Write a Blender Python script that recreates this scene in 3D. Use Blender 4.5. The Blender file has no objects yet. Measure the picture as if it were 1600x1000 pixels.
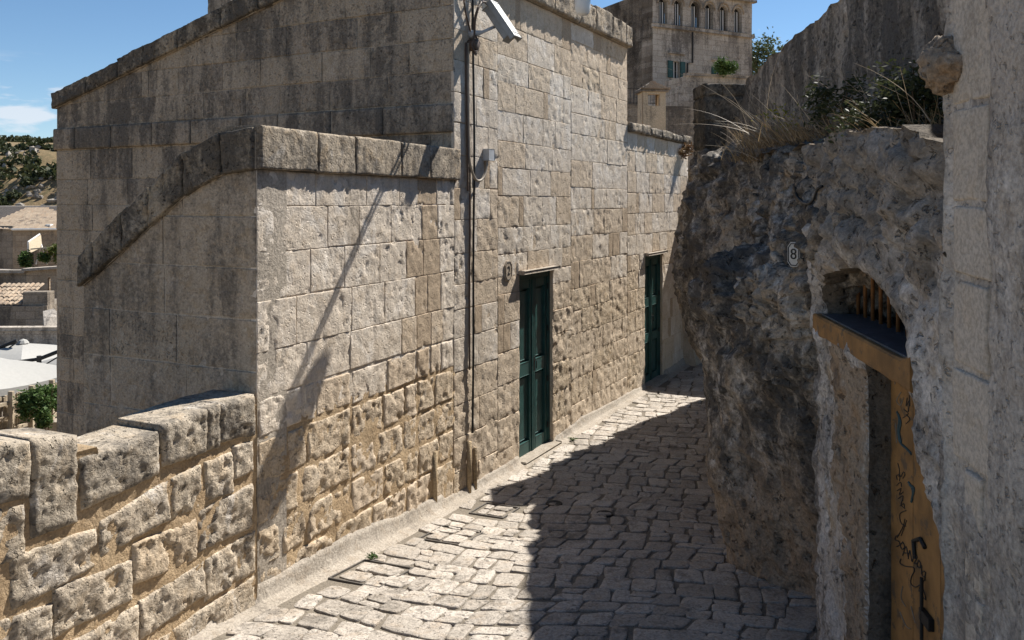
import bpy, bmesh, math, random
import numpy as np
from mathutils import Vector, Matrix
from mathutils.geometry import delaunay_2d_cdt

# ------------------------------------------------------------------ camera, sky, sun, exposure
sc = bpy.context.scene
COL = sc.collection
EYE = 2.9                                   # lens height above the lane at the first green door
cam_d = bpy.data.cameras.new("camera")
cam_d.sensor_width = 36.0
cam_d.lens = 36.0 * 1300 / 1600
cam_d.shift_y = -(500 - 315) / 1600
cam_d.clip_start = 0.05
cam_d.clip_end = 6000
cam = bpy.data.objects.new("camera", cam_d)
COL.objects.link(cam)
cam.location = (0, 0, EYE)
cam.rotation_euler = (math.radians(90), 0, 0)
sc.camera = cam

SUN = Vector((0.715, 0.698, 1.2)).normalized()      # towards the sun
SUN_EL = math.asin(SUN.z)
SUN_AZ = math.atan2(SUN.x, SUN.y)                  # clockwise from +Y
world = bpy.data.worlds.new("World")
sc.world = world
world.use_nodes = True
wn = world.node_tree
wn.nodes.clear()
def wnode(t, **k):
    n = wn.nodes.new(t)
    for a, b in k.items(): setattr(n, a, b)
    return n
w_out = wnode("ShaderNodeOutputWorld")
w_bg = wnode("ShaderNodeBackground")
w_bg.inputs["Strength"].default_value = 0.066
w_sky = wnode("ShaderNodeTexSky", sky_type='NISHITA', sun_disc=False)
w_sky.sun_elevation = SUN_EL
w_sky.sun_rotation = SUN_AZ
w_sky.altitude = 400
w_sky.air_density = 0.85
w_sky.dust_density = 0.0
w_sky.ozone_density = 2.3
# a few thin fair-weather clouds low over the horizon, all the way round
w_tc = wnode("ShaderNodeTexCoord")
w_sep = wnode("ShaderNodeSeparateXYZ")
w_map = wnode("ShaderNodeMapping"); w_map.inputs["Scale"].default_value = (1, 1, 4.2)
w_map.inputs["Location"].default_value = (5.2, 0.7, 0.9)
w_noise = wnode("ShaderNodeTexNoise"); w_noise.inputs["Scale"].default_value = 9.0
w_noise.inputs["Detail"].default_value = 7; w_noise.inputs["Roughness"].default_value = 0.55
w_r1 = wnode("ShaderNodeMapRange"); w_r1.inputs[1].default_value = 0.515; w_r1.inputs[2].default_value = 0.60
w_r2 = wnode("ShaderNodeMapRange"); w_r2.inputs[1].default_value = 0.155; w_r2.inputs[2].default_value = 0.115
w_mul = wnode("ShaderNodeMath", operation='MULTIPLY')
w_mul2 = wnode("ShaderNodeMath", operation='MULTIPLY'); w_mul2.inputs[1].default_value = 0.75
w_mix = wnode("ShaderNodeMix", data_type='RGBA')
w_mix.inputs[7].default_value = (6.6, 7.0, 7.6, 1)
L = wn.links.new
L(w_tc.outputs["Generated"], w_sep.inputs[0]); L(w_tc.outputs["Generated"], w_map.inputs[0])
L(w_map.outputs[0], w_noise.inputs["Vector"]); L(w_noise.outputs["Fac"], w_r1.inputs[0])
L(w_sep.outputs["Z"], w_r2.inputs[0]); L(w_r1.outputs[0], w_mul.inputs[0]); L(w_r2.outputs[0], w_mul.inputs[1])
L(w_mul.outputs[0], w_mul2.inputs[0]); L(w_mul2.outputs[0], w_mix.inputs[0]); w_hs = wnode("ShaderNodeHueSaturation"); w_hs.inputs["Saturation"].default_value = 1.1; w_hs.inputs["Hue"].default_value = 0.497; L(w_sky.outputs[0], w_hs.inputs["Color"]); L(w_hs.outputs[0], w_mix.inputs[6])
L(w_mix.outputs[2], w_bg.inputs["Color"]); L(w_bg.outputs[0], w_out.inputs["Surface"])

sun_d = bpy.data.lights.new("sun", 'SUN')
sun_d.energy = 5.0
sun_d.angle = math.radians(0.53)
sun_d.color = (1.0, 0.955, 0.885)
sun = bpy.data.objects.new("sun", sun_d)
COL.objects.link(sun)
sun.location = (12, 12, 30)
sun.rotation_euler = SUN.to_track_quat('Z', 'Y').to_euler()

sc.view_settings.view_transform = 'Standard'
sc.view_settings.look = 'None'
sc.view_settings.gamma = 1.0
sc.view_settings.exposure = 0.92
sc.render.engine = 'CYCLES'
sc.cycles.max_bounces = 6
sc.cycles.diffuse_bounces = 4

rng = random.Random(7)
nrng = np.random.default_rng(11)

# ------------------------------------------------------------------ noise (numpy)
def _h(ix, iy, iz):
    n = (ix * 374761393 + iy * 668265263 + iz * 1274126177) & 0xFFFFFFFF
    n = ((n ^ (n >> 13)) * 1274126177) & 0xFFFFFFFF
    n = n ^ (n >> 16)
    return (n & 0xFFFF) / 65535.0
def vnoise(p):
    p = np.asarray(p, float)
    i = np.floor(p).astype(np.int64); f = p - i
    f = f * f * f * (f * (f * 6 - 15) + 10)
    x, y, z = i[..., 0], i[..., 1], i[..., 2]
    u, v, w = f[..., 0], f[..., 1], f[..., 2]
    def lerp(a, b, t): return a + (b - a) * t
    a = lerp(lerp(_h(x, y, z), _h(x+1, y, z), u), lerp(_h(x, y+1, z), _h(x+1, y+1, z), u), v)
    b = lerp(lerp(_h(x, y, z+1), _h(x+1, y, z+1), u), lerp(_h(x, y+1, z+1), _h(x+1, y+1, z+1), u), v)
    return lerp(a, b, w) * 2 - 1
def fbm(p, freq=1.0, octv=4, gain=0.5, seed=0.0):
    p = np.asarray(p, float) * freq + seed * 17.31
    s = 0; a = 1; t = 0
    for k in range(octv):
        s = s + a * vnoise(p + k * 5.17); t += a
        p = p * 2.03; a *= gain
    return s / t
def ridged(p, freq=1.0, octv=4, seed=0.0):
    p = np.asarray(p, float) * freq + seed * 9.7
    s = 0; a = 1; t = 0
    for k in range(octv):
        s = s + a * (1 - 2 * np.abs(vnoise(p + k * 3.1))); t += a
        p = p * 2.07; a *= 0.55
    return s / t
def worley(p, freq=1.0, seed=0):
    """distances to the nearest and second nearest feature point"""
    p = np.asarray(p, float)*freq; i = np.floor(p).astype(np.int64)
    f1 = np.full(p.shape[:-1], 9.0); f2 = f1.copy()
    for a in (-1, 0, 1):
        for b in (-1, 0, 1):
            for c in (-1, 0, 1):
                x, y, z = i[..., 0]+a, i[..., 1]+b, i[..., 2]+c
                d = np.sqrt((x+_h(x+seed, y, z)-p[..., 0])**2 + (y+_h(x, y+seed+71, z)-p[..., 1])**2 + (z+_h(x, y, z+seed+173)-p[..., 2])**2)
                f2 = np.where(d < f1, f1, np.minimum(f2, d)); f1 = np.minimum(f1, d)
    return f1, f2
def sstep(a, b, x):
    t = np.clip((x - a) / (b - a), 0, 1)
    return t * t * (3 - 2 * t)

# ------------------------------------------------------------------ objects
WLOC = {}
def put(o, parent, wloc):
    o.parent = parent
    pl = WLOC.get(parent.name, Vector((0, 0, 0))) if parent else Vector((0, 0, 0))
    o.location = Vector(wloc) - pl
    COL.objects.link(o)
    WLOC[o.name] = Vector(wloc)
    return o
def thing(name, loc, label, cat, group=None):
    o = bpy.data.objects.new(name, None)
    o.empty_display_size = 0.2
    put(o, None, loc)
    o["label"] = label; o["category"] = cat
    if group: o["group"] = group
    return o
def tag(o, label=None, cat=None, group=None, kind=None):
    if label: o["label"] = label
    if cat: o["category"] = cat
    if group: o["group"] = group
    if kind: o["kind"] = kind
    return o
def mesh_obj(name, verts, faces, mat, parent=None, smooth=True, origin=None, mats=None, fmat=None):
    v = np.asarray(verts, float)
    if origin is None:
        lo, hi = v.min(0), v.max(0)
        origin = ((lo[0]+hi[0])/2, (lo[1]+hi[1])/2, lo[2])
    origin = np.asarray(origin, float)
    me = bpy.data.meshes.new(name)
    me.from_pydata((v - origin).tolist(), [], [tuple(int(i) for i in f) for f in faces])
    for m in (mats or [mat]): me.materials.append(m)
    if fmat is not None: me.polygons.foreach_set("material_index", np.asarray(fmat, np.int32))
    if smooth: me.polygons.foreach_set("use_smooth", np.ones(len(me.polygons), bool))
    me.update()
    o = bpy.data.objects.new(name, me)
    return put(o, parent, origin)

class MB:
    """collects shapes for one mesh"""
    def __init__(s): s.v = []; s.f = []
    def add(s, vs, fs):
        b = len(s.v); s.v += [tuple(map(float, p)) for p in vs]; s.f += [tuple(b + i for i in f) for f in fs]
        return s
    def box(s, c, ax, ay, az, bev=0.0):
        """box: centre and three half-axis vectors, with chamfered edges"""
        c = Vector(c); A = [Vector(ax), Vector(ay), Vector(az)]
        if bev <= 0:
            vs = [c + A[0]*i + A[1]*j + A[2]*k for i in (-1, 1) for j in (-1, 1) for k in (-1, 1)]
            return s.add(vs, [(0,1,3,2),(4,6,7,5),(0,4,5,1),(2,3,7,6),(0,2,6,4),(1,5,7,3)])
        bm = bmesh.new()
        bmesh.ops.create_cube(bm, size=2.0)
        M = Matrix((A[0], A[1], A[2])).transposed()
        for v in bm.verts: v.co = c + M @ v.co
        bmesh.ops.bevel(bm, geom=bm.edges[:], offset=bev, segments=2, affect='EDGES', profile=0.6)
        bm.verts.ensure_lookup_table()
        s.add([v.co for v in bm.verts], [[v.index for v in f.verts] for f in bm.faces])
        bm.free(); return s
    def tube(s, pts, r, n=8, caps=True):
        pts = [Vector(p) for p in pts]
        rs = r if isinstance(r, (list, tuple)) else [r] * len(pts)
        b = len(s.v); up = None
        for i, p in enumerate(pts):
            d = (pts[min(i+1, len(pts)-1)] - pts[max(i-1, 0)])
            d = d.normalized() if d.length > 1e-9 else Vector((0, 0, 1))
            if up is None:
                up = Vector((0, 0, 1)) if abs(d.z) < 0.9 else Vector((1, 0, 0))
            a = d.cross(up)
            if a.length < 1e-6: a = d.cross(Vector((0.3, 1, 0.2)))
            a.normalize(); c = a.cross(d); up = c
            for k in range(n):
                t = 2 * math.pi * k / n
                s.v.append(tuple(p + (a * math.cos(t) + c * math.sin(t)) * rs[i]))
        for i in range(len(pts) - 1):
            for k in range(n):
                q = (k + 1) % n
                s.f.append((b+i*n+k, b+i*n+q, b+(i+1)*n+q, b+(i+1)*n+k))
        if caps:
            s.f.append(tuple(b + k for k in range(n))[::-1])
            s.f.append(tuple(b + (len(pts)-1)*n + k for k in range(n)))
        return s
    def lathe(s, prof, c, n=16):
        """prof: list of (r, z) around a vertical axis through c"""
        b = len(s.v)
        for r, z in prof:
            for k in range(n):
                t = 2*math.pi*k/n
                s.v.append((c[0]+r*math.cos(t), c[1]+r*math.sin(t), c[2]+z))
        for i in range(len(prof)-1):
            for k in range(n):
                q = (k+1) % n
                s.f.append((b+i*n+k, b+i*n+q, b+(i+1)*n+q, b+(i+1)*n+k))
        s.f.append(tuple(b+k for k in range(n))[::-1]); s.f.append(tuple(b+(len(prof)-1)*n+k for k in range(n)))
        return s
    def build(s, name, mat, parent=None, smooth=False, origin=None):
        return mesh_obj(name, s.v, s.f, mat, parent, smooth, origin)

def catmull(pts, n=6):
    P = [Vector(p) for p in pts]; P = [P[0]] + P + [P[-1]]; out = []
    for i in range(1, len(P) - 2):
        for k in range(n):
            t = k / n
            a, b, c, d = P[i-1], P[i], P[i+1], P[i+2]
            out.append(0.5 * ((2*b) + (c-a)*t + (2*a-5*b+4*c-d)*t*t + (3*b-a-3*c+d)*t**3))
    out.append(P[-2]); return out

class Frame:
    """an upright wall plane: o origin (x, y), t direction along it, n outward normal"""
    def __init__(s, o, t, n=None):
        s.o = np.array(o, float); s.t = np.array(t, float); s.t /= np.linalg.norm(s.t)
        s.n = np.array([s.t[1], -s.t[0]]) if n is None else np.array(n, float)
    def p(s, t, o, z):
        t = np.asarray(t, float); o = np.asarray(o, float); z = np.asarray(z, float)
        t, o, z = np.broadcast_arrays(t, o, z)
        return np.stack([s.o[0] + s.t[0]*t + s.n[0]*o, s.o[1] + s.t[1]*t + s.n[1]*o, z], -1)
    def v(s, t, o, z): return Vector(s.p(t, o, z))
    def px(s, u, v):
        """where the sight line (u, v) of the survey photograph meets this plane"""
        k = (u - 800) / 1300.0
        t = (k * s.o[1] - s.o[0]) / (s.t[0] - k * s.t[1])
        return t, EYE + (315 - v) / 1300.0 * (s.o[1] + s.t[1] * t)

def in_poly(x, y, poly):
    x = np.asarray(x); y = np.asarray(y); c = np.zeros(x.shape, bool); n = len(poly)
    for i in range(n):
        x0, y0 = poly[i]; x1, y1 = poly[(i+1) % n]
        if y0 == y1: continue
        c ^= ((y0 > y) != (y1 > y)) & (x < (x1-x0)*(y-y0)/(y1-y0)+x0)
    return c
def densify(poly, step):
    out = []
    for i in range(len(poly)):
        a = np.array(poly[i]); b = np.array(poly[(i+1) % len(poly)])
        n = max(1, int(np.linalg.norm(b-a)/step))
        for k in range(n): out.append(tuple(a + (b-a)*k/n))
    return out
def seg_dist(x, y, poly):
    d = np.full(np.shape(x), 1e9)
    for i in range(len(poly)):
        ax, ay = poly[i]; bx, by = poly[(i+1) % len(poly)]
        L2 = (bx-ax)**2 + (by-ay)**2 + 1e-12
        t = np.clip(((x-ax)*(bx-ax)+(y-ay)*(by-ay))/L2, 0, 1)
        d = np.minimum(d, np.hypot(x-ax-t*(bx-ax), y-ay-t*(by-ay)))
    return d
def panel(frame, outer, holes=(), step=0.2, disp=None, reveal=0.2, thick=0.2):
    """a wall face with openings: triangulated front, reveals in the openings, rim round the outside"""
    loops = [densify(outer, step)] + [densify(h, step) for h in holes]
    pts = []; edges = []; ranges = []
    for lp in loops:
        b = len(pts); pts += lp; ranges.append((b, len(lp)))
        edges += [(b+i, b+(i+1) % len(lp)) for i in range(len(lp))]
    o = np.array(outer); lo, hi = o.min(0), o.max(0)
    gx, gz = np.meshgrid(np.arange(lo[0]+step/2, hi[0], step), np.arange(lo[1]+step/2, hi[1], step))
    gx = gx.ravel() + nrng.uniform(-.22, .22, gx.size)*step; gz = gz.ravel() + nrng.uniform(-.22, .22, gz.size)*step
    ok = in_poly(gx, gz, outer) & (seg_dist(gx, gz, outer) > step*.55)
    for h in holes: ok &= ~in_poly(gx, gz, h) & (seg_dist(gx, gz, h) > step*.55)
    pts += list(zip(gx[ok], gz[ok]))
    r = delaunay_2d_cdt([Vector((float(a), float(b))) for a, b in pts], edges, [], 0, 1e-6)
    V = np.array([(p.x, p.y) for p in r[0]]); F = np.array(r[2])
    orig = {}
    for i, ids in enumerate(r[3]):
        for k in ids: orig[k] = i
    c = V[F].mean(1)
    keep = in_poly(c[:, 0], c[:, 1], outer)
    for h in holes: keep &= ~in_poly(c[:, 0], c[:, 1], h)
    F = F[keep]
    off = disp(V[:, 0], V[:, 1]) if disp else np.zeros(len(V))
    W = [tuple(p) for p in frame.p(V[:, 0], off, V[:, 1])]
    # orient outward
    a, b, cc = (np.array(W[i]) for i in F[0]); nn = np.cross(b-a, cc-a)
    if nn[0]*frame.n[0]+nn[1]*frame.n[1] < 0: F = F[:, ::-1]
    faces = [tuple(f) for f in F]
    panel.front = len(faces)
    for li, (b0, n) in enumerate(ranges):
        ids = [orig[b0+i] for i in range(n)]
        dp = thick if li == 0 else reveal
        base = len(W)
        for i in ids: W.append(tuple(frame.p(V[i, 0], off[i]-dp if li else -dp, V[i, 1])))
        for k in range(n):
            q = (k+1) % n
            faces.append((ids[k], base+k, base+q, ids[q]))
    return W, faces

# ------------------------------------------------------------------ materials
def mat_new(name):
    m = bpy.data.materials.new(name); m.use_nodes = True
    nt = m.node_tree; nt.nodes.clear()
    out = nt.nodes.new("ShaderNodeOutputMaterial"); b = nt.nodes.new("ShaderNodeBsdfPrincipled")
    nt.links.new(b.outputs[0], out.inputs[0])
    return m, nt, b
class NB:
    def __init__(s, nt): s.nt = nt
    def n(s, t, **k):
        n = s.nt.nodes.new(t)
        for a, b in k.items(): setattr(n, a, b)
        return n
    def l(s, a, b): s.nt.links.new(a, b)
    def noise(s, vec, scale, detail=5, rough=0.55, dist=0.0):
        n = s.n("ShaderNodeTexNoise"); n.inputs["Scale"].default_value = scale
        n.inputs["Detail"].default_value = detail; n.inputs["Roughness"].default_value = rough
        n.inputs["Distortion"].default_value = dist
        s.l(vec, n.inputs["Vector"]); return n.outputs["Fac"]
    def mapv(s, vec, scale, loc=(0, 0, 0)):
        n = s.n("ShaderNodeMapping"); n.inputs["Scale"].default_value = scale; n.inputs["Location"].default_value = loc
        s.l(vec, n.inputs[0]); return n.outputs[0]
    def rng(s, x, a, b, c=0.0, d=1.0):
        n = s.n("ShaderNodeMapRange"); n.inputs[1].default_value = a; n.inputs[2].default_value = b
        n.inputs[3].default_value = c; n.inputs[4].default_value = d
        n.interpolation_type = 'SMOOTHSTEP'
        s.l(x, n.inputs[0]); return n.outputs[0]
    def math(s, op, a, b):
        n = s.n("ShaderNodeMath", operation=op)
        for i, x in enumerate((a, b)):
            if isinstance(x, (int, float)): n.inputs[i].default_value = x
            else: s.l(x, n.inputs[i])
        return n.outputs[0]
    def mix(s, f, a, b):
        n = s.n("ShaderNodeMix", data_type='RGBA')
        for i, x in ((0, f), (6, a), (7, b)):
            if isinstance(x, (int, float)): n.inputs[i].default_value = x
            elif isinstance(x, tuple): n.inputs[i].default_value = (*x, 1) if len(x) == 3 else x
            else: s.l(x, n.inputs[i])
        return n.outputs[2]
    def mul(s, a, b):
        n = s.n("ShaderNodeMix", data_type='RGBA', blend_type='MULTIPLY'); n.inputs[0].default_value = 1
        s.l(a, n.inputs[6])
        if isinstance(b, tuple): n.inputs[7].default_value = (*b, 1)
        else: s.l(b, n.inputs[7])
        return n.outputs[2]

def stone_mat(name, a, b, c=None, lichen=0.0, lcol=(.045, .043, .04), white=0.0, wcol=(.55, .53, .49), scale=1.0,
              pit=0.5, pitscale=38.0, bump=0.6, streak=True, rand=0.25, rough=0.93, grain=1.0, stain=None, zmix=None, brick=None):
    """weathered limestone: two tones, patches of a third, dark lichen runs, pale crust, pores"""
    m, nt, bs = mat_new(name); N = NB(nt)
    pos = N.n("ShaderNodeNewGeometry").outputs["Position"]
    info = N.n("ShaderNodeObjectInfo").outputs["Random"]
    big = N.noise(pos, 1.7*scale, 6, 0.6, 0.3)
    mid = N.noise(pos, 8.5*scale, 6, 0.62, 0.4)
    fine = N.noise(pos, 60*scale, 5, 0.65)
    t = N.math('ADD', N.rng(big, .3, .7, 0, 1-rand), N.math('MULTIPLY', info, rand))
    col = N.mix(t, a, b)
    if c: col = N.mix(N.math('MULTIPLY', N.rng(mid, .5, .66), .7), col, c)
    if brick:
        sx = N.n("ShaderNodeSeparateXYZ"); N.l(pos, sx.inputs[0])
        cb = N.n("ShaderNodeCombineXYZ")
        N.l(N.math('ADD', N.math('MULTIPLY', sx.outputs["X"], brick[0]), N.math('MULTIPLY', sx.outputs["Y"], brick[1])), cb.inputs[0]); N.l(sx.outputs["Z"], cb.inputs[1])
        bt = N.n("ShaderNodeTexBrick"); bt.inputs["Scale"].default_value = 1.0; bt.inputs["Brick Width"].default_value = .62; bt.inputs["Row Height"].default_value = .3
        bt.inputs["Mortar Size"].default_value = .018; bt.inputs["Mortar Smooth"].default_value = .4
        bt.inputs["Color1"].default_value = (1.1, 1.1, 1.1, 1); bt.inputs["Color2"].default_value = (.84, .83, .81, 1); bt.inputs["Mortar"].default_value = (.74, .72, .70, 1)
        N.l(cb.outputs[0], bt.inputs["Vector"]); col = N.mul(col, bt.outputs["Color"])
    if stain:
        sn = N.noise(N.mapv(pos, (1, 1, .6), (3, 7, 1)), 2.6*scale, 5, .6, .6)
        col = N.mix(N.math('MULTIPLY', N.rng(sn, .5, .68), .75), col, stain)
    if white:
        wn_ = N.noise(N.mapv(pos, (1, 1, .75), (11, 5, 2)), 4.2*scale, 8, .68, .5)
        col = N.mix(N.rng(wn_, .62-.25*white, .72-.2*white, 0, .85), col, wcol)
    if lichen:
        s1 = N.noise(N.mapv(pos, (5.5*scale, 5.5*scale, (.9 if streak else 4)*scale)), 1.0, 7, .66, .3)
        s2 = N.noise(pos, 1.15*scale, 5, .6, .4)
        s3 = N.noise(pos, 26*scale, 6, .7)
        k = N.math('ADD', N.math('ADD', N.math('MULTIPLY', s1, .5), N.math('MULTIPLY', s2, .36)), N.math('MULTIPLY', s3, .28))
        thr = .72 - .28*lichen
        col = N.mix(N.rng(k, thr-.075, thr+.075, 0, .88), col, lcol)
    if zmix:
        zlo, zhi, zc1, zc2 = zmix
        sx = N.n("ShaderNodeSeparateXYZ"); N.l(pos, sx.inputs[0])
        zz = N.math('ADD', sx.outputs["Z"], N.math('MULTIPLY', N.math('SUBTRACT', N.noise(pos, 2.6, 6, .65, .6), .5), 2.4))
        col = N.mix(N.rng(zz, zlo, zhi, 0, .88), col, N.mix(N.rng(mid, .35, .65), zc1, zc2))
    pv = N.noise(pos, pitscale, 3, .6, .6)
    pits = N.rng(pv, .60, .70)
    sp = N.rng(fine, .35, .65, 1-.20*grain, 1+.16*grain)
    col = N.mul(N.mul(col, sp), (1.04, .985, .94))
    h = N.math('ADD', N.math('MULTIPLY', mid, .9), N.math('MULTIPLY', fine, .35))
    h = N.math('SUBTRACT', h, N.math('MULTIPLY', pits, pit))
    bp = N.n("ShaderNodeBump"); bp.inputs["Strength"].default_value = bump; bp.inputs["Distance"].default_value = 0.030/scale
    N.l(h, bp.inputs["Height"]); N.l(bp.outputs[0], bs.inputs["Normal"])
    N.l(col, bs.inputs["Base Color"]); bs.inputs["Roughness"].default_value = rough
    bs.inputs["Specular IOR Level"].default_value = 0.18
    return m
def flat_mat(name, col, rough=.6, metal=0.0, var=0.12, nscale=14, bump=0.08, spec=.4, wear=None, wearamt=.5):
    m, nt, bs = mat_new(name); N = NB(nt)
    pos = N.n("ShaderNodeTexCoord").outputs["Object"]
    n1 = N.noise(pos, nscale, 6, .6, .2)
    c = N.mix(N.rng(n1, .3, .7), tuple(x*(1-var) for x in col), tuple(min(1, x*(1+var)) for x in col))
    if wear:
        n2 = N.noise(pos, nscale*2.2, 7, .68, .5)
        c = N.mix(N.rng(n2, .66-.12*wearamt, .74-.12*wearamt), c, wear)
    N.l(c, bs.inputs["Base Color"])
    bs.inputs["Roughness"].default_value = rough; bs.inputs["Metallic"].default_value = metal
    bs.inputs["Specular IOR Level"].default_value = spec
    bp = N.n("ShaderNodeBump"); bp.inputs["Strength"].default_value = bump; bp.inputs["Distance"].default_value = .01
    N.l(N.noise(pos, nscale*4, 5, .6), bp.inputs["Height"]); N.l(bp.outputs[0], bs.inputs["Normal"])
    return m
def leaf_mat(name, a, b, trans=.25):
    m, nt, bs = mat_new(name); N = NB(nt)
    pos = N.n("ShaderNodeNewGeometry").outputs["Position"]
    r = N.n("ShaderNodeNewGeometry").outputs["Random Per Island"]
    N.l(N.mix(r, a, b), bs.inputs["Base Color"])
    bs.inputs["Roughness"].default_value = .6; bs.inputs["Specular IOR Level"].default_value = .25
    tr = N.n("ShaderNodeBsdfTranslucent"); N.l(N.mix(r, a, b), tr.inputs["Color"])
    mx = N.n("ShaderNodeMixShader"); mx.inputs[0].default_value = trans
    out = [n for n in nt.nodes if n.type == 'OUTPUT_MATERIAL'][0]
    N.l(bs.outputs[0], mx.inputs[1]); N.l(tr.outputs[0], mx.inputs[2]); N.l(mx.outputs[0], out.inputs[0])
    return m

M = {}
M['pale'] = stone_mat("pale_limestone", (.60, .55, .475), (.53, .475, .395), c=(.49, .425, .34), white=.46, wcol=(.66, .625, .565), lichen=.14, lcol=(.34, .30, .245), pit=1.2, pitscale=26, bump=.55, grain=.6)
M['tan'] = stone_mat("tan_limestone", (.56, .485, .385), (.48, .405, .31), c=(.42, .345, .255), white=.20, wcol=(.60, .54, .45), lichen=.14, lcol=(.31, .255, .19), pit=1.2, pitscale=26, bump=.6, grain=.6)
M['filler'] = stone_mat("sandy_filler_stone", (.42, .345, .255), (.37, .30, .22), pit=.35, bump=.5, pitscale=60)
M['honey'] = stone_mat("eroded_honey_stone", (.53, .455, .35), (.46, .385, .285), c=(.40, .315, .215), white=.24, wcol=(.60, .535, .435), lichen=.16, lcol=(.17, .13, .09), pit=1.6, pitscale=30, bump=.9, grain=.8)
M['grey'] = stone_mat("grey_lichened_stone", (.52, .465, .38), (.45, .395, .31), c=(.42, .345, .25), lichen=.36, lcol=(.20, .18, .152), white=.26, streak=False, pit=1.4, pitscale=32, bump=1.0)
M['greytop'] = stone_mat("grey_top_stone", (.42, .38, .315), (.35, .315, .255), c=(.36, .30, .22), lichen=.54, lcol=(.12, .112, .10), white=.22, streak=False, pit=1.4, pitscale=30, bump=1.0)
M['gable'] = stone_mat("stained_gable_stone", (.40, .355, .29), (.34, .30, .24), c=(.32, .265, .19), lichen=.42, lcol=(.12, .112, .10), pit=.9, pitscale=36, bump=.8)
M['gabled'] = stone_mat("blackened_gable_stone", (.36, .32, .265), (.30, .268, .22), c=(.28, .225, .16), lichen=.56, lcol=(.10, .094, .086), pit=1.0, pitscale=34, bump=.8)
M['coping'] = stone_mat("blackened_coping_stone", (.37, .335, .275), (.31, .275, .215), c=(.28, .225, .15), lichen=.64, lcol=(.07, .066, .06), streak=False, pit=1.2, pitscale=30, bump=1.0)
M['copingA'] = stone_mat("stained_terrace_coping", (.40, .355, .285), (.33, .285, .22), c=(.36, .285, .19), lichen=.52, lcol=(.09, .084, .075), white=.18, pit=1.1, pitscale=30, bump=.9)
M['render'] = stone_mat("grey_streaked_render", (.40, .355, .29), (.34, .30, .24), c=(.33, .27, .19), lichen=.42, lcol=(.13, .12, .105), white=.12, wcol=(.42, .40, .37), pit=.5, pitscale=46, bump=.7)
M['mortar'] = stone_mat("honey_mortar", (.46, .36, .235), (.40, .305, .195), c=(.36, .265, .16), pit=.5, bump=.8, pitscale=60, rand=0)
M['mortarg'] = stone_mat("pale_mortar", (.38, .325, .25), (.33, .28, .21), pit=.4, bump=.6, pitscale=70, rand=0)
M['mortard'] = stone_mat("grey_mortar", (.42, .385, .33), (.35, .32, .27), lichen=.3, lcol=(.14, .13, .12), pit=.3, bump=.5, pitscale=70, rand=0)
M['cement'] = stone_mat("grey_cement", (.36, .335, .295), (.30, .275, .235), c=(.27, .235, .19), pit=.4, bump=.6, lichen=.25, lcol=(.17, .155, .135))
M['cobble'] = stone_mat("worn_paving_stone", (.48, .455, .415), (.31, .29, .258), c=(.34, .295, .24), rand=.85, lichen=.32, lcol=(.17, .158, .14), streak=False, pit=1.2, pitscale=42, bump=.8, rough=.75)
M['grout'] = stone_mat("dusty_paving_joint", (.20, .182, .152), (.155, .14, .116), pit=.4, bump=.8, pitscale=60)
M['rock'] = stone_mat("dark_limestone_rock", (.36, .335, .295), (.27, .245, .205), c=(.31, .24, .165), lichen=.60, lcol=(.052, .05, .048), white=.50, wcol=(.54, .52, .485), streak=False, pit=1.6, pitscale=20, bump=1.0, stain=(.28, .205, .125), zmix=(1.25, .45, (.38, .31, .23), (.27, .21, .15)))
M['rocklow'] = stone_mat("brown_limestone_rock", (.34, .29, .23), (.28, .23, .175), c=(.27, .195, .125), lichen=.32, lcol=(.085, .075, .066), white=.22, wcol=(.44, .42, .38), streak=False, pit=1.2, pitscale=20, bump=1.0, stain=(.29, .195, .115))
M['facade'] = stone_mat("flaking_limewash", (.50, .485, .465), (.38, .36, .335), c=(.33, .28, .215), lichen=.46, lcol=(.12, .115, .108), white=.58, wcol=(.64, .635, .62), pit=1.0, pitscale=26, bump=1.0, stain=(.40, .31, .195), zmix=(2.35, 3.0, (.25, .235, .21), (.115, .11, .103)))
M['nearwall'] = stone_mat("pale_streaked_render", (.50, .475, .435), (.42, .39, .35), c=(.36, .315, .255), lichen=.44, lcol=(.19, .183, .175), white=.38, wcol=(.62, .605, .575), pit=.8, pitscale=34, bump=.8)
M['nearblock'] = stone_mat("smooth_pale_block", (.50, .465, .41), (.45, .415, .36), c=(.46, .405, .33), lichen=.22, lcol=(.25, .235, .21), pit=.35, pitscale=50, bump=.5)
M['upper'] = stone_mat("dark_streaked_wall", (.36, .34, .305), (.29, .27, .24), c=(.26, .22, .175), lichen=.60, lcol=(.075, .073, .07), white=.15, pit=1.2, pitscale=26, bump=1.0)
M['farstone'] = stone_mat("far_grey_stone", (.47, .44, .395), (.41, .38, .335), lichen=.40, lcol=(.12, .11, .10), pit=.6, pitscale=9, bump=.7, scale=.4, brick=(.9, .44))
M['farstone2'] = stone_mat("far_tan_stone", (.42, .355, .275), (.34, .285, .215), lichen=.36, lcol=(.14, .125, .105), pit=.6, pitscale=9, bump=.7, scale=.4, brick=(.97, .24))
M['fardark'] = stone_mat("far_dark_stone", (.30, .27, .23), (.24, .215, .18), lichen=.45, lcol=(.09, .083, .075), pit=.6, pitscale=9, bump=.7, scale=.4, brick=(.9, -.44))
M['tile'] = stone_mat("weathered_roof_tile", (.44, .37, .285), (.32, .26, .195), c=(.37, .265, .18), rand=.7, lichen=.35, lcol=(.13, .115, .10), pit=.3, bump=.4, scale=.8)
M['green'] = flat_mat("dark_green_paint", (.017, .066, .060), rough=.45, var=.28, nscale=5, bump=.15, wear=(.05, .085, .075), wearamt=.55)
M['black'] = flat_mat("black_cable", (.012, .012, .012), rough=.55)
M['brownc'] = flat_mat("brown_cable", (.085, .055, .038), rough=.6)
M['beigec'] = flat_mat("beige_conduit", (.30, .25, .19), rough=.6)
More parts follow.
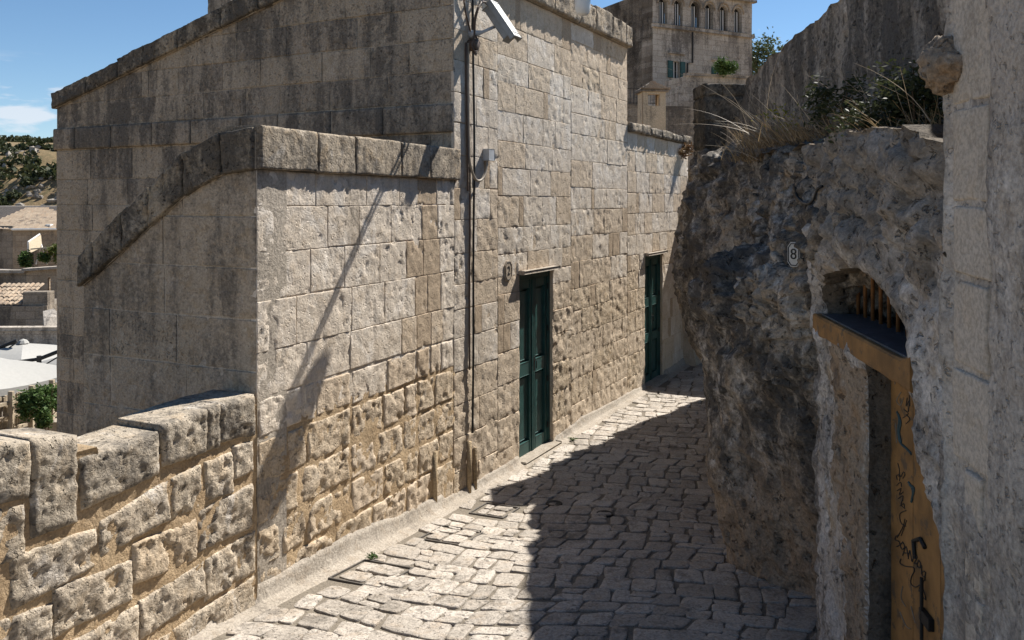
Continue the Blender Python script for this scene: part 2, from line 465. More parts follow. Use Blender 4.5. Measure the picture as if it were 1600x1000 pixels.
M['greyp'] = flat_mat("grey_plastic", (.46, .47, .48), rough=.5)
M['cctv'] = flat_mat("camera_grey_metal", (.27, .27, .26), rough=.45, metal=.2)
M['pillardark'] = stone_mat("dark_pillar_stone", (.17, .155, .13), (.13, .118, .10), c=(.15, .115, .075), lichen=.7, lcol=(.035, .034, .032), streak=False, pit=1.4, pitscale=26, bump=1.0)  # near-black stone tone for the pillar on the ledge
M['iron'] = flat_mat("dark_iron", (.025, .024, .023), rough=.6, metal=.4, wear=(.09, .045, .02), wearamt=.5)
M['rust'] = flat_mat("rusty_orange_iron", (.20, .085, .025), rough=.8, var=.3, wear=(.09, .04, .018), wearamt=.9)
M['orange'] = flat_mat("ochre_wood_paint", (.25, .13, .042), rough=.75, var=.35, nscale=4.5, wear=(.115, .075, .042), wearamt=1.0, bump=.4)
M['flash'] = flat_mat("slate_blue_flashing", (.045, .065, .085), rough=.5, var=.3, nscale=12, wear=(.20, .21, .22), wearamt=.6, bump=.3)
M['shade'] = flat_mat("opal_lamp_glass", (.72, .72, .70), rough=.25, var=.03)
M['plaque'] = stone_mat("stone_plaque", (.40, .345, .275), (.36, .31, .245), pit=.3, bump=.4, rand=0, pitscale=80)
M['plaquew'] = flat_mat("white_plaque", (.50, .485, .45), rough=.6, nscale=30, wear=(.28, .26, .23), wearamt=.5)
M['ink'] = flat_mat("black_ink", (.018, .017, .017), rough=.6)
M['canvas'] = flat_mat("white_canvas", (.34, .33, .305), rough=.8, var=.04)
M['bamboo'] = flat_mat("bleached_wood", (.38, .31, .22), rough=.8, var=.25)
M['glass'] = flat_mat("dark_window_glass", (.015, .018, .022), rough=.08, var=.1, spec=.6)
M['white'] = flat_mat("white_paint", (.68, .67, .64), rough=.6, var=.06)
M['earth'] = stone_mat("dry_earth", (.30, .235, .15), (.24, .18, .115), c=(.20, .165, .09), scale=.08, pit=.3, bump=.4)
M['hill'] = stone_mat("dry_grass_slope", (.22, .165, .095), (.155, .125, .07), c=(.10, .095, .05), scale=.05, pit=.3, bump=.5, rand=0, pitscale=1)
M['hillrock'] = stone_mat("pale_cliff_rock", (.36, .34, .30), (.24, .225, .20), scale=.08, pit=.6, bump=.7, lichen=.4, lcol=(.13, .125, .115), pitscale=2, streak=False)
M['shrub'] = leaf_mat("dark_shrub_leaf", (.034, .046, .018), (.062, .068, .030))
M['leaf'] = leaf_mat("green_leaf", (.045, .085, .022), (.095, .15, .04))
M['olive'] = leaf_mat("olive_leaf", (.060, .082, .035), (.10, .125, .06))
M['yleaf'] = leaf_mat("yellow_leaf", (.30, .26, .035), (.16, .18, .03))
M['dry'] = leaf_mat("dry_grass_blade", (.34, .255, .145), (.16, .105, .055), .2)
M['straw'] = leaf_mat("pale_dry_stalk", (.50, .43, .33), (.36, .28, .19), .15)

# ------------------------------------------------------------------ the lane's survey
FM = Frame((-.485, 8.07), (.466, .885))                                   # street wall of the house
FA = Frame((-1.68, 5.47), (.415, .91))                                    # street wall under the terrace
FG = Frame((-.555, 7.937), (-.885, .466), (-.466, -.885))                 # gable end
FL = Frame((-1.68, 5.47), (-.91, .415), (-.415, -.91))                    # stair side wall
FP = Frame((-1.665, 5.44), (-.415, -.91), (.91, -.415))                   # low parapet
FR = Frame((1.25, 0), (.1077, 1), (-.9943, .1071))                        # cave house front, across the lane
def ground(y):
    d = 7.94 - np.asarray(y, float)
    return .05 * (d + np.sqrt(d*d + .6))

def block(name, fr, t0, t1, z0, z1, mat, parent, res=.06, bev=.012, rough=.004, ero=0.0, proud=0.0, depth=.05,
          jag=.004, topf=None, botf=None, seed=None, quad=None, tilt=0.0, pit=0.0):
    """one squared stone in a wall: domed, chipped front face and sides that run back into the mortar"""
    seed = rng.random()*50 if seed is None else seed
    w, h = abs(t1-t0), abs(z1-z0)
    if w < .02 or h < .02: return None
    def lin(a, n, b):
        e = min(b/a, .3)
        return np.concatenate([[0, e*.35, e], np.linspace(e, 1-e, n+1)[1:-1], [1-e, 1-e*.35, 1]])
    U, Vv = np.meshgrid(lin(w, max(1, int(w/res)), bev*1.6), lin(h, max(1, int(h/res)), bev*1.6))
    if quad is not None:
        (ax, az), (bx, bz), (cx, cz), (dx, dz) = quad       # bl, br, tr, tl
        T = (1-U)*(1-Vv)*ax + U*(1-Vv)*bx + U*Vv*cx + (1-U)*Vv*dx
        Z = (1-U)*(1-Vv)*az + U*(1-Vv)*bz + U*Vv*cz + (1-U)*Vv*dz
    else:
        T = t0 + (t1-t0)*U; Z = z0 + (z1-z0)*Vv
    P = fr.p(T, 0, Z)
    ed = np.minimum(np.minimum(U, 1-U)*w, np.minimum(Vv, 1-Vv)*h)
    nj = fbm(P, 9, 3, seed=seed); nk = fbm(P, 9, 3, seed=seed+3)
    edge_w = 1 - sstep(0, .06, ed)
    J = jag + ero*.12
    T = T + (nj*J*edge_w) * 1.0 + (.5-U)*2*J*edge_w*.7
    Z = Z + (nk*J*edge_w) * 1.0 + (.5-Vv)*2*J*edge_w*.7
    if topf is not None: Z = np.minimum(Z, topf(T))
    if botf is not None: Z = np.maximum(Z, botf(T))
    e = np.clip(ed/bev, 0, 1)
    O = proud - bev*(1-np.sqrt(np.clip(1-(1-e)**2, 0, 1)))*.9
    P = fr.p(T, 0, Z)
    O = O + rough*fbm(P, 14, 3, seed=seed) + tilt*(U-.5)*w
    if ero > 0:
        a = fbm(P, 4.5, 3, seed=1.0); b = fbm(P, 16, 4, .62, seed=2.0); c_ = ridged(P, 21, 3, seed=3.0)
        cav = sstep(.12, .42, fbm(P, 11, 3, .55, seed=4.0))
        O = O - ero*np.clip(.45 + .55*a + .65*b - .35*c_ + .85*cav, -.2, 1.7)
        O = O - ero*.35*(1-sstep(0, .035, ed))*(.5+.5*b)
    if pit > 0:
        q1 = sstep(.40, .56, fbm(P*np.array([1, 1, .7]), 24, 2, .5, seed=6.0)); q2 = sstep(-.15, .35, fbm(P, 3.0, 3, seed=7.0))
        q3 = sstep(.40, .60, fbm(P*np.array([1, 1, .55]), 9, 2, .5, seed=8.0))
        O = O - pit*1.5*q1*(.35+.65*q2) - pit*1.3*q3*q2 + pit*.22*fbm(P, 9, 4, .55, seed=9.0)
    ny, nx = T.shape
    V = fr.p(T, O, Z).reshape(-1, 3)
    idx = np.arange(nx*ny).reshape(ny, nx)
    q = np.stack([idx[:-1, :-1], idx[:-1, 1:], idx[1:, 1:], idx[1:, :-1]], -1).reshape(-1, 4)
    a, b_, c = V[q[len(q)//2, 0]], V[q[len(q)//2, 1]], V[q[len(q)//2, 2]]
    nn = np.cross(b_-a, c-a)
    flip = nn[0]*fr.n[0]+nn[1]*fr.n[1] < 0
    rim = np.concatenate([idx[0, :-1], idx[:-1, -1], idx[-1, :0:-1], idx[:0:-1, 0]])
    B = fr.p(T.reshape(-1)[rim], -depth, Z.reshape(-1)[rim])
    n0 = len(V); m = len(rim)
    sk = np.array([(rim[k], n0+k, n0+(k+1) % m, rim[(k+1) % m]) for k in range(m)])
    F = np.concatenate([q, sk])
    if flip: F = F[:, ::-1]
    o = mesh_obj(name, np.concatenate([V, B]), F, mat, parent, True, origin=fr.p((t0+t1)/2, 0, (z0+z1)/2))
    BLOCKS.append((o, fr, (t0+t1)/2, (z0+z1)/2, w*h))
    return o
BLOCKS = []
def keep_largest(root, n, hidden):
    """leave the n facing stones that show largest as parts, join the rest into one part"""
    mine = []
    for o, fr, t, z, a in BLOCKS:
        if o.name.split('.')[0] != "stone_block" or o.parent is None or o.parent.parent != root: continue
        p = fr.p(t, 0, z); u = 800+1300*p[0]/p[1]; v = 315-1300*(p[2]-EYE)/p[1]
        s = a*abs(p[0]*fr.n[0]+p[1]*fr.n[1])/p[1]**3
        if v < -15 or u > 1600 or hidden(fr, u, v): s *= 1e-3
        mine.append((s, o))
    mine.sort(key=lambda q: -q[0])
    V = []; F_ = []; mats = []; fm = []; b = 0
    for s, o in mine[n:]:
        me = o.data; w = WLOC[o.name]; m = me.materials[0]
        if m not in mats: mats.append(m)
        V += [tuple(v.co + w) for v in me.vertices]
        for p in me.polygons: F_.append(tuple(b+i for i in p.vertices)); fm.append(mats.index(m))
        b += len(me.vertices)
        bpy.data.objects.remove(o)
    if V: tag(mesh_obj("stone_blocks", V, F_, None, root, mats=mats, fmat=fm), kind="stuff")

def courses(zs, t0, t1, wmin, wmax, openings=(), filler=0.0, r=rng, gap=.008, botz=None):
    """lay a wall in courses: rectangles (t0, t1, z0, z1, kind) broken by joints, split round openings"""
    out = []
    for za, zb in zip(zs[:-1], zs[1:]):
        spans = [(t0, t1)]
        for (a, b, c, d) in openings:
            if zb > c+.03 and za < d-.03:
                ns = []
                for s, e in spans:
                    if b <= s or a >= e: ns.append((s, e)); continue
                    if a > s: ns.append((s, a))
                    if b < e: ns.append((b, e))
                spans = ns
        for s, e in spans:
            x = s
            while x < e - .01:
                k = 'f' if r.random() < filler else 's'
                w = r.uniform(.10, .17) if k == 'f' else r.uniform(wmin, wmax)
                if e - (x+w) < wmin*.45: w = e-x
                out.append((x+gap/2, x+w-gap/2, za+gap/2+r.uniform(-.004, .004), zb-gap/2+r.uniform(-.004, .004), k))
                x += w
    return out
def slab(name, fr, t0, t1, z0, z1, o0, o1, mat, parent, **kw):
    """plain wall core behind the facing stones"""
    mb = MB()
    c = (fr.v(t0, o0, z0) + fr.v(t1, o1, z1)) / 2
    T = Vector((fr.t[0], fr.t[1], 0)) * abs(t1-t0)/2; N_ = Vector((fr.n[0], fr.n[1], 0)) * abs(o1-o0)/2
    mb.box(c, T, N_, Vector((0, 0, abs(z1-z0)/2)))
    return mb.build(name, mat, parent, **kw)
def poly_core(name, fr, outer, o0, o1, mat, parent):
    """wall core with a shaped outline: polygon in (t, z) extruded from o0 to o1"""
    n = len(outer); mb = MB()
    vs = [fr.v(t, o1, z) for t, z in outer] + [fr.v(t, o0, z) for t, z in outer]
    fs = [tuple(range(n)), tuple(range(2*n-1, n-1, -1))] + [(i, i+n, (i+1) % n+n, (i+1) % n) for i in range(n)]
    mb.add(vs, fs); o = mb.build(name, mat, parent)
    bm = bmesh.new(); bm.from_mesh(o.data); bmesh.ops.recalc_face_normals(bm, faces=bm.faces); bm.to_mesh(o.data); bm.free()
    return o

# ------------------------------------------------------------------ terrain
def terrain():
    n = 150
    g = np.linspace(-1, 1, n); g = np.sign(g)*np.abs(g)**2.6*2600
    X, Y = np.meshgrid(g, g)
    R = np.hypot(X, Y)
    Z = np.full_like(X, -7.0)
    Z += np.where(R > 60, fbm(np.stack([X, Y, X*0], -1), .01, 4)*2, 0)
    Z -= 14*sstep(60, 120, Y)*(1-sstep(150, 200, Y))
    Z -= sstep(600, 2600, R)*20
    idx = np.arange(n*n).reshape(n, n)
    q = np.stack([idx[:-1, :-1], idx[:-1, 1:], idx[1:, 1:], idx[1:, :-1]], -1).reshape(-1, 4)
    tag(mesh_obj("ground", np.stack([X, Y, Z], -1).reshape(-1, 3), q, M['earth'], origin=(0, 0, 0)), kind="structure")
terrain()
HILL_N = (170, 130)
def hill_z(X, Y):
    P = np.stack([X, Y, X*0], -1)
    base = -14 + 33*sstep(205, 285, Y + 14*fbm(P, .012, 3)) + 10*sstep(285, 420, Y) + 23*sstep(400, 720, Y)
    steep = sstep(200, 230, Y)*(1-sstep(290, 330, Y))
    return base + steep*(3.2*ridged(P, .035, 4) + 1.6*ridged(P, .12, 3)) + 1.0*fbm(P, .02, 4)
def hill():
    X, Y = np.meshgrid(np.linspace(-620, 260, HILL_N[0]), np.concatenate([np.linspace(160, 330, 95), np.linspace(335, 900, 35)]))
    Z = hill_z(X, Y)
    ny, nx = X.shape
    idx = np.arange(nx*ny).reshape(ny, nx)
    q = np.stack([idx[:-1, :-1], idx[:-1, 1:], idx[1:, 1:], idx[1:, :-1]], -1).reshape(-1, 4)
    tag(mesh_obj("hill", np.stack([X, Y, Z], -1).reshape(-1, 3), q, M['hill'], origin=(0, 0, -14)), kind="structure")
    # boulders and shrubs on the slope
    ico = bmesh.new(); bmesh.ops.create_icosphere(ico, subdivisions=1, radius=1)
    IV = np.array([v.co for v in ico.verts]); IF = np.array([[v.index for v in f.verts] for f in ico.faces]); ico.free()
    V = []; F = []; b = 0
    r = np.random.default_rng(3)
    def spots(n, y0, y1, x0=-235, x1=-95):
        y = r.uniform(y0, y1, n); x = r.uniform(x0, x1, n) * (y/250)
        return x, y
    xs, ys = spots(1500, 212, 300)
    crag = np.concatenate([np.ones(1500, bool), np.zeros(260, bool)])
    x2, y2 = spots(260, 276, 288); xs = np.concatenate([xs, x2]); ys = np.concatenate([ys, y2])
    zs = hill_z(xs, ys)
    for x, y, z, cg in zip(xs, ys, zs, crag):
        s = r.uniform(.3, 1.1) if cg else r.uniform(.4, 1.0)
        if cg and fbm(np.array([[x, y, 0.]]), .05, 3)[0] < -.05: continue
        sh = IV * np.array([s*r.uniform(.8, 1.6), s*r.uniform(.7, 1.2), s*r.uniform(.6, 1.5)])
        sh = sh * (1 + .9*fbm(sh*1.7 + x, 1.3/s, 2)[:, None])
        V.append(sh + (x, y, z)); F.append(IF + b); b += len(IV)
    tag(mesh_obj("hillside_rocks", np.concatenate(V), np.concatenate(F), M['hillrock'], smooth=False),
        "pale grey rocks scattered over the slope across the gorge", "rocks", kind="stuff")
    V = []; F = []; b = 0
    def shrub(x, y, z, s, n):
        nonlocal b
        c = r.normal(size=(n, 3)); c /= np.linalg.norm(c, axis=1)[:, None]
        c = c * r.uniform(.5, 1, (n, 1)) * np.array([s*1.3, s, s*.75]) + (x, y, z+s*.5)
        d1 = r.normal(size=(n, 3)); d2 = r.normal(size=(n, 3))
        k = s*.34
        d1 *= k/np.linalg.norm(d1, axis=1)[:, None]; d2 *= k/np.linalg.norm(d2, axis=1)[:, None]
        V.append(np.stack([c-d1, c-d2, c+d1, c+d2], 1).reshape(-1, 3))
        F.append(np.arange(4*n).reshape(n, 4) + b); b += 4*n
    xs, ys = spots(1100, 208, 296); zs = hill_z(xs, ys)
    for x, y, z in zip(xs, ys, zs):
        if fbm(np.array([[x, y, 5.]]), .06, 3)[0] > -.12: shrub(x, y, z, r.uniform(.9, 2.6), 46)
    xs, ys = spots(80, 296, 420); zs = hill_z(xs, ys)
    for x, y, z in zip(xs, ys, zs): shrub(x, y, z, r.uniform(.6, 1.5), 30)
    xs, ys = spots(520, 640, 740, -215, -100); zs = hill_z(xs, ys)
    for x, y, z in zip(xs, ys, zs): shrub(x, y, z, r.uniform(2.2, 4.4), 34)
    tag(mesh_obj("hillside_scrub", np.concatenate(V), np.concatenate(F), M['shrub'], smooth=False),
        "dark green scrub covering the rocky slope across the gorge", "scrub", kind="stuff")
hill()

# ------------------------------------------------------------------ the lane
def lane():
    xs = np.linspace(-4.5, 9, 70); ys = np.linspace(-3.5, 19, 120)
    X, Y = np.meshgrid(xs, ys)
    # left of the street walls the sheet stops under the masonry
    tw = (Y - 8.07)/.885
    xl = np.where(Y > 7.94, -.485 + .466*tw - .18, -.555 + (Y-7.94)*.456 - .18)
    X = np.maximum(X, xl)
    Z = ground(Y) - .005 + .005*fbm(np.stack([X, Y, X*0], -1), 3, 3)
    ny, nx = X.shape
    idx = np.arange(nx*ny).reshape(ny, nx)
    q = np.stack([idx[:-1, :-1], idx[:-1, 1:], idx[1:, 1:], idx[1:, :-1]], -1).reshape(-1, 4)
    st = tag(mesh_obj("street", np.stack([X, Y, Z], -1).reshape(-1, 3), q, M['grout'], origin=(1, 6, 0)), kind="structure")
    return st
STREET = lane()

def wall_x(y):
    y = np.asarray(y, float)
    return np.where(y > 7.94, -.485 + .466*(y-8.07)/.885, -.555 + (y-7.94)*.456)
def right_x(y):
    """rough foot of the rock and cave front"""
    return np.interp(y, [0, 4.9, 5.3, 5.6, 5.9, 6.2, 6.8, 7.6, 8.6, 9.2, 9.8, 11, 13, 16], [1.3, 1.85, 2.1, 2.05, 1.8, 1.66, 1.85, 2.5, 2.4, 2.5, 3.0, 3.8, 5.0, 6.5])
# inspection lids (squares in the paving) as survey points: centre x, y, half-size
LIDS = [((-1.02, 6.05), .215), ((-.50, 6.95), .20), ((-.16, 7.66), .17)]
LAX = Vector((.43, .90, 0)).normalized(); LBX = Vector((.90, -.43, 0)).normalized()
def in_lid(x, y, m=0.0):
    for (cx, cy), h in LIDS:
        d = Vector((x-cx, y-cy, 0))
        if abs(d.dot(LAX)) < h+m and abs(d.dot(LBX)) < h+m: return True
    return False
def cobble_mesh(poly, h, seed):
    """a worn sett: rounded irregular outline, soft shoulders and a slightly dished, pitted top"""
    P = [Vector((*p, 0)) for p in poly]; n = len(P); c = sum(P, Vector())/n
    out = []
    for i in range(n):
        a, b, d = P[i-1], P[i], P[(i+1) % n]
        for t in (.22, .06):
            out.append(b.lerp(a, t))
        for t in (.06, .22):
            out.append(b.lerp(d, t))
        out.append(b.lerp(d, .5))
    # soften the corners
    m = len(out)
    out = [(out[i-1] + out[i]*2 + out[(i+1) % m])/4 for i in range(m)]
    R = np.array([(p.x, p.y) for p in out]); cc = np.array([c.x, c.y])
    jit = fbm(np.c_[R*14, np.full(m, seed)], 1, 3)*.016
    dirs = (R-cc)/np.linalg.norm(R-cc, axis=1)[:, None]
    R = R + dirs*jit[:, None]
    V = []; rings = [(1.0, -.05), (.995, -.003), (.978, h*.72), (.945, h), (.66, h), (.34, h*.96)]
    tx, ty = fbm(np.array([[seed, 1., 1.]]), 1, 1)[0]*.03, fbm(np.array([[seed, 9., 1.]]), 1, 1)[0]*.03
    for s, z in rings:
        Q = cc + (R-cc)*s
        zz = z + fbm(np.c_[Q*16, np.full(m, seed)], 1, 3)*.007*(z > 0) + ((Q-cc)@np.array([tx, ty]))*(z > 0)
        V.append(np.c_[Q, zz + ground(Q[:, 1])])
    V = np.concatenate(V); nR = len(rings)
    F = []
    for k in range(nR-1):
        for i in range(m):
            j = (i+1) % m
            F.append((k*m+i, k*m+j, (k+1)*m+j, (k+1)*m+i))
    V = np.concatenate([V, [[*cc, h*.95 + float(ground(cc[1]))]]])
    for i in range(m): F.append(((nR-1)*m+i, (nR-1)*m+(i+1) % m, len(V)-1))
    a = V[F[0][1]]-V[F[0][0]]; 
    area = sum(R[i][0]*R[(i+1) % m][1]-R[(i+1) % m][0]*R[i][1] for i in range(m))
    if area < 0: F = [f[::-1] for f in F]
    return V, F
def paving():
    r = random.Random(21)
    th = math.radians(17)
    A = Vector((math.sin(th), math.cos(th), 0)); B = Vector((math.cos(th), -math.sin(th), 0))   # up the lane, across it
    def world(a, b): 
        # courses bow gently across the lane and wander
        w = .16*math.sin(b*1.1+.4) + .05*math.sin(b*2.9+a*.7) + .035*math.sin(a*3.1+b*2.3) - .05*b*b*.25
        p = A*(a+w) + B*(b + .03*math.sin(a*4.7))
        return (p.x, p.y)
    stones = []
    a = 2.2
    while a < 17.5:
        d = r.uniform(.185, .275)
        b = -5 + r.uniform(0, .2)
        while b < 4.2:
            w = r.choice([r.uniform(.12, .17), r.uniform(.16, .22), r.uniform(.19, .28)])
            j = lambda: r.uniform(-.022, .022)
            g = .006
            da = r.uniform(-.018, .018)
            parts = [(0, 1)] if not (d > .21 and w < .26 and r.random() < .18) else [(0, .5), (.5, 1)]
            for (p0, p1) in parts:
                q = [world(a+d*p0+g+j()*.6+da, b+g+j()), world(a+d*p0+g+j()*.6+da, b+w-g+j()),
                     world(a+d*p1-g+j()*.6+da, b+w-g+j()), world(a+d*p1-g+j()*.6+da, b+g+j())]
                cx = sum(p[0] for p in q)/4; cy = sum(p[1] for p in q)/4
                lo = float(wall_x(cy)) + .16; hi = float(right_x(cy)) + .12
                if not (2.6 < cy < 17): continue
                if cx < lo or cx > hi: continue
                if cx < lo+.14:          # edge stones are trimmed to the kerb strip
                    q = [(max(x, float(wall_x(y))+.125+.02*math.sin(y*9)), y) for x, y in q]
                if in_lid(cx, cy, .035): continue
                stones.append((q, cx, cy))
            b += w
        a += d
    # stones set inside the lids
    for (cx, cy), h in LIDS:
        k = [-h+.03, r.uniform(-.04, .05), h-.03]
        for i in range(2):
            s = [-h+.03, r.uniform(-.06, .06), h-.03]
            for jx in range(2):
                q = []
                for (aa, bb) in ((k[i]+.01, s[jx]+.01), (k[i]+.01, s[jx+1]-.01), (k[i+1]-.01, s[jx+1]-.01), (k[i+1]-.01, s[jx]+.01)):
                    p = Vector((cx, cy, 0)) + LAX*aa + LBX*bb
                    q.append((p.x + r.uniform(-.012, .012), p.y + r.uniform(-.012, .012)))
                stones.append((q, sum(p[0] for p in q)/4, sum(p[1] for p in q)/4))
    def seen(s):
        _, x, y = s
        if y < 3.2: return 0
        u = 800+1300*x/y; v = 315+1300*(EYE-float(ground(y)))/y
        ok = -20 < u < 1300 and v < 1030
        return (1/y**3) if ok else 0
    stones.sort(key=seen, reverse=True)
    rest = MB()
    for i, (q, cx, cy) in enumerate(stones):
        V, F = cobble_mesh(q, r.uniform(.004, .010), r.random()*40)
        if i < 300 and seen((q, cx, cy)) > 0:
            mesh_obj("paving_stone", V, F, M['cobble'], STREET, origin=(cx, cy, float(ground(cy))))
        else:
            rest.add(V, F)
    tag(rest.build("paving_stones", M['cobbles'], STREET, smooth=True), kind="stuff")
    # lid frames
    for (cx, cy), h in LIDS:
        mb = MB()
        for ax, bx in ((LAX, LBX), (LBX, LAX)):
            for s in (-1, 1):
                c = Vector((cx, cy, 0)) + bx*s*h; c.z = float(ground(c.y)) - .001
                tl = Vector((ax.x, ax.y, float(ground(cy+ax.y*.1)-ground(cy-ax.y*.1))/.2*1.0)).normalized()
                mb.box(c, tl*(h+.006), bx*.006, Vector((0, 0, .008)))
        mb.build("lid_frame", M['lid'], STREET)
    # two small round drain lids in the shade
    for (u, v) in ((866, 788), (945, 804)):
        y = 8.0
        for _ in range(12): y = (EYE-float(ground(y)))*1300/(v-315)
        mb = MB(); mb.lathe([(.001, .008), (.055, .009), (.066, .014), (.076, .013), (.080, -.02)], ((u-800)/1300*y, y, float(ground(y))), 18)
        mb.build("drain_lid", M['iron'], STREET, smooth=True)
# joined far stones: random tone comes from mesh islands instead of the object
def cobbles_mat():
    m = M['cobble'].copy(); m.name = "worn_paving_stone_far"
    nt = m.node_tree
    info = [n for n in nt.nodes if n.type == 'OBJECT_INFO'][0]
    geo = nt.nodes.new("ShaderNodeNewGeometry")
    for l in list(nt.links):
        if l.from_node == info: nt.links.new(geo.outputs["Random Per Island"], l.to_socket)
    return m
M['cobbles'] = cobbles_mat()
M['lid'] = flat_mat("worn_lid_steel", (.11, .10, .09), rough=.6, metal=.3, wear=(.20, .16, .12), wearamt=.7)
paving()

# cement skirting and the pale strip between wall and paving
def kerb():
    r = np.random.default_rng(5)
    ts = np.concatenate([np.arange(-3.9, 0, .07), np.arange(0.0, 7.75, .09)])
    V = []; prof_n = 7
    doors = [(1.17, 2.14), (5.42, 6.42)]
    rows = []
    for t in ts:
        if t < -.15:
            s = 2.715 + (t+.15); fr = FA; tt = s
        else: fr = FM; tt = t
        p0 = fr.p(tt, 0, 0); 
        hgt = .10 + .06*float(fbm(np.array([[t*1.3, 0., 0.]]), 1, 3)[0]) + (.06 if -2.9 < t < -.4 else 0)
        if any(a < t < b for a, b in doors): hgt = .012
        wid = .03 + .025*float(fbm(np.array([[t*2, 4., 0.]]), 1, 2)[0])
        row = []
        for o, z in ((-.05, hgt+.02), (.012, hgt), (.022, hgt*.8), (.03+wid*.2, hgt*.28), (wid+.03, .018), (.12, .010), (.16, -.03)):
            q = fr.p(tt, o, 0); g = float(ground(q[1]))
            n = .010*float(fbm(np.array([[t*5, o*20, z*9]]), 1, 3)[0])
            row.append((q[0]+fr.n[0]*n, q[1]+fr.n[1]*n, g + z + n*.6))
        rows.append(row)
    V = np.array(rows).reshape(-1, 3); n = len(rows)
    idx = np.arange(n*prof_n).reshape(n, prof_n)
    q = np.stack([idx[:-1, :-1], idx[1:, :-1], idx[1:, 1:], idx[:-1, 1:]], -1).reshape(-1, 4)
    tag(mesh_obj("kerb", V, q[:, ::-1], M['cement'], origin=(0, 8, 0)), kind="structure")
kerb()

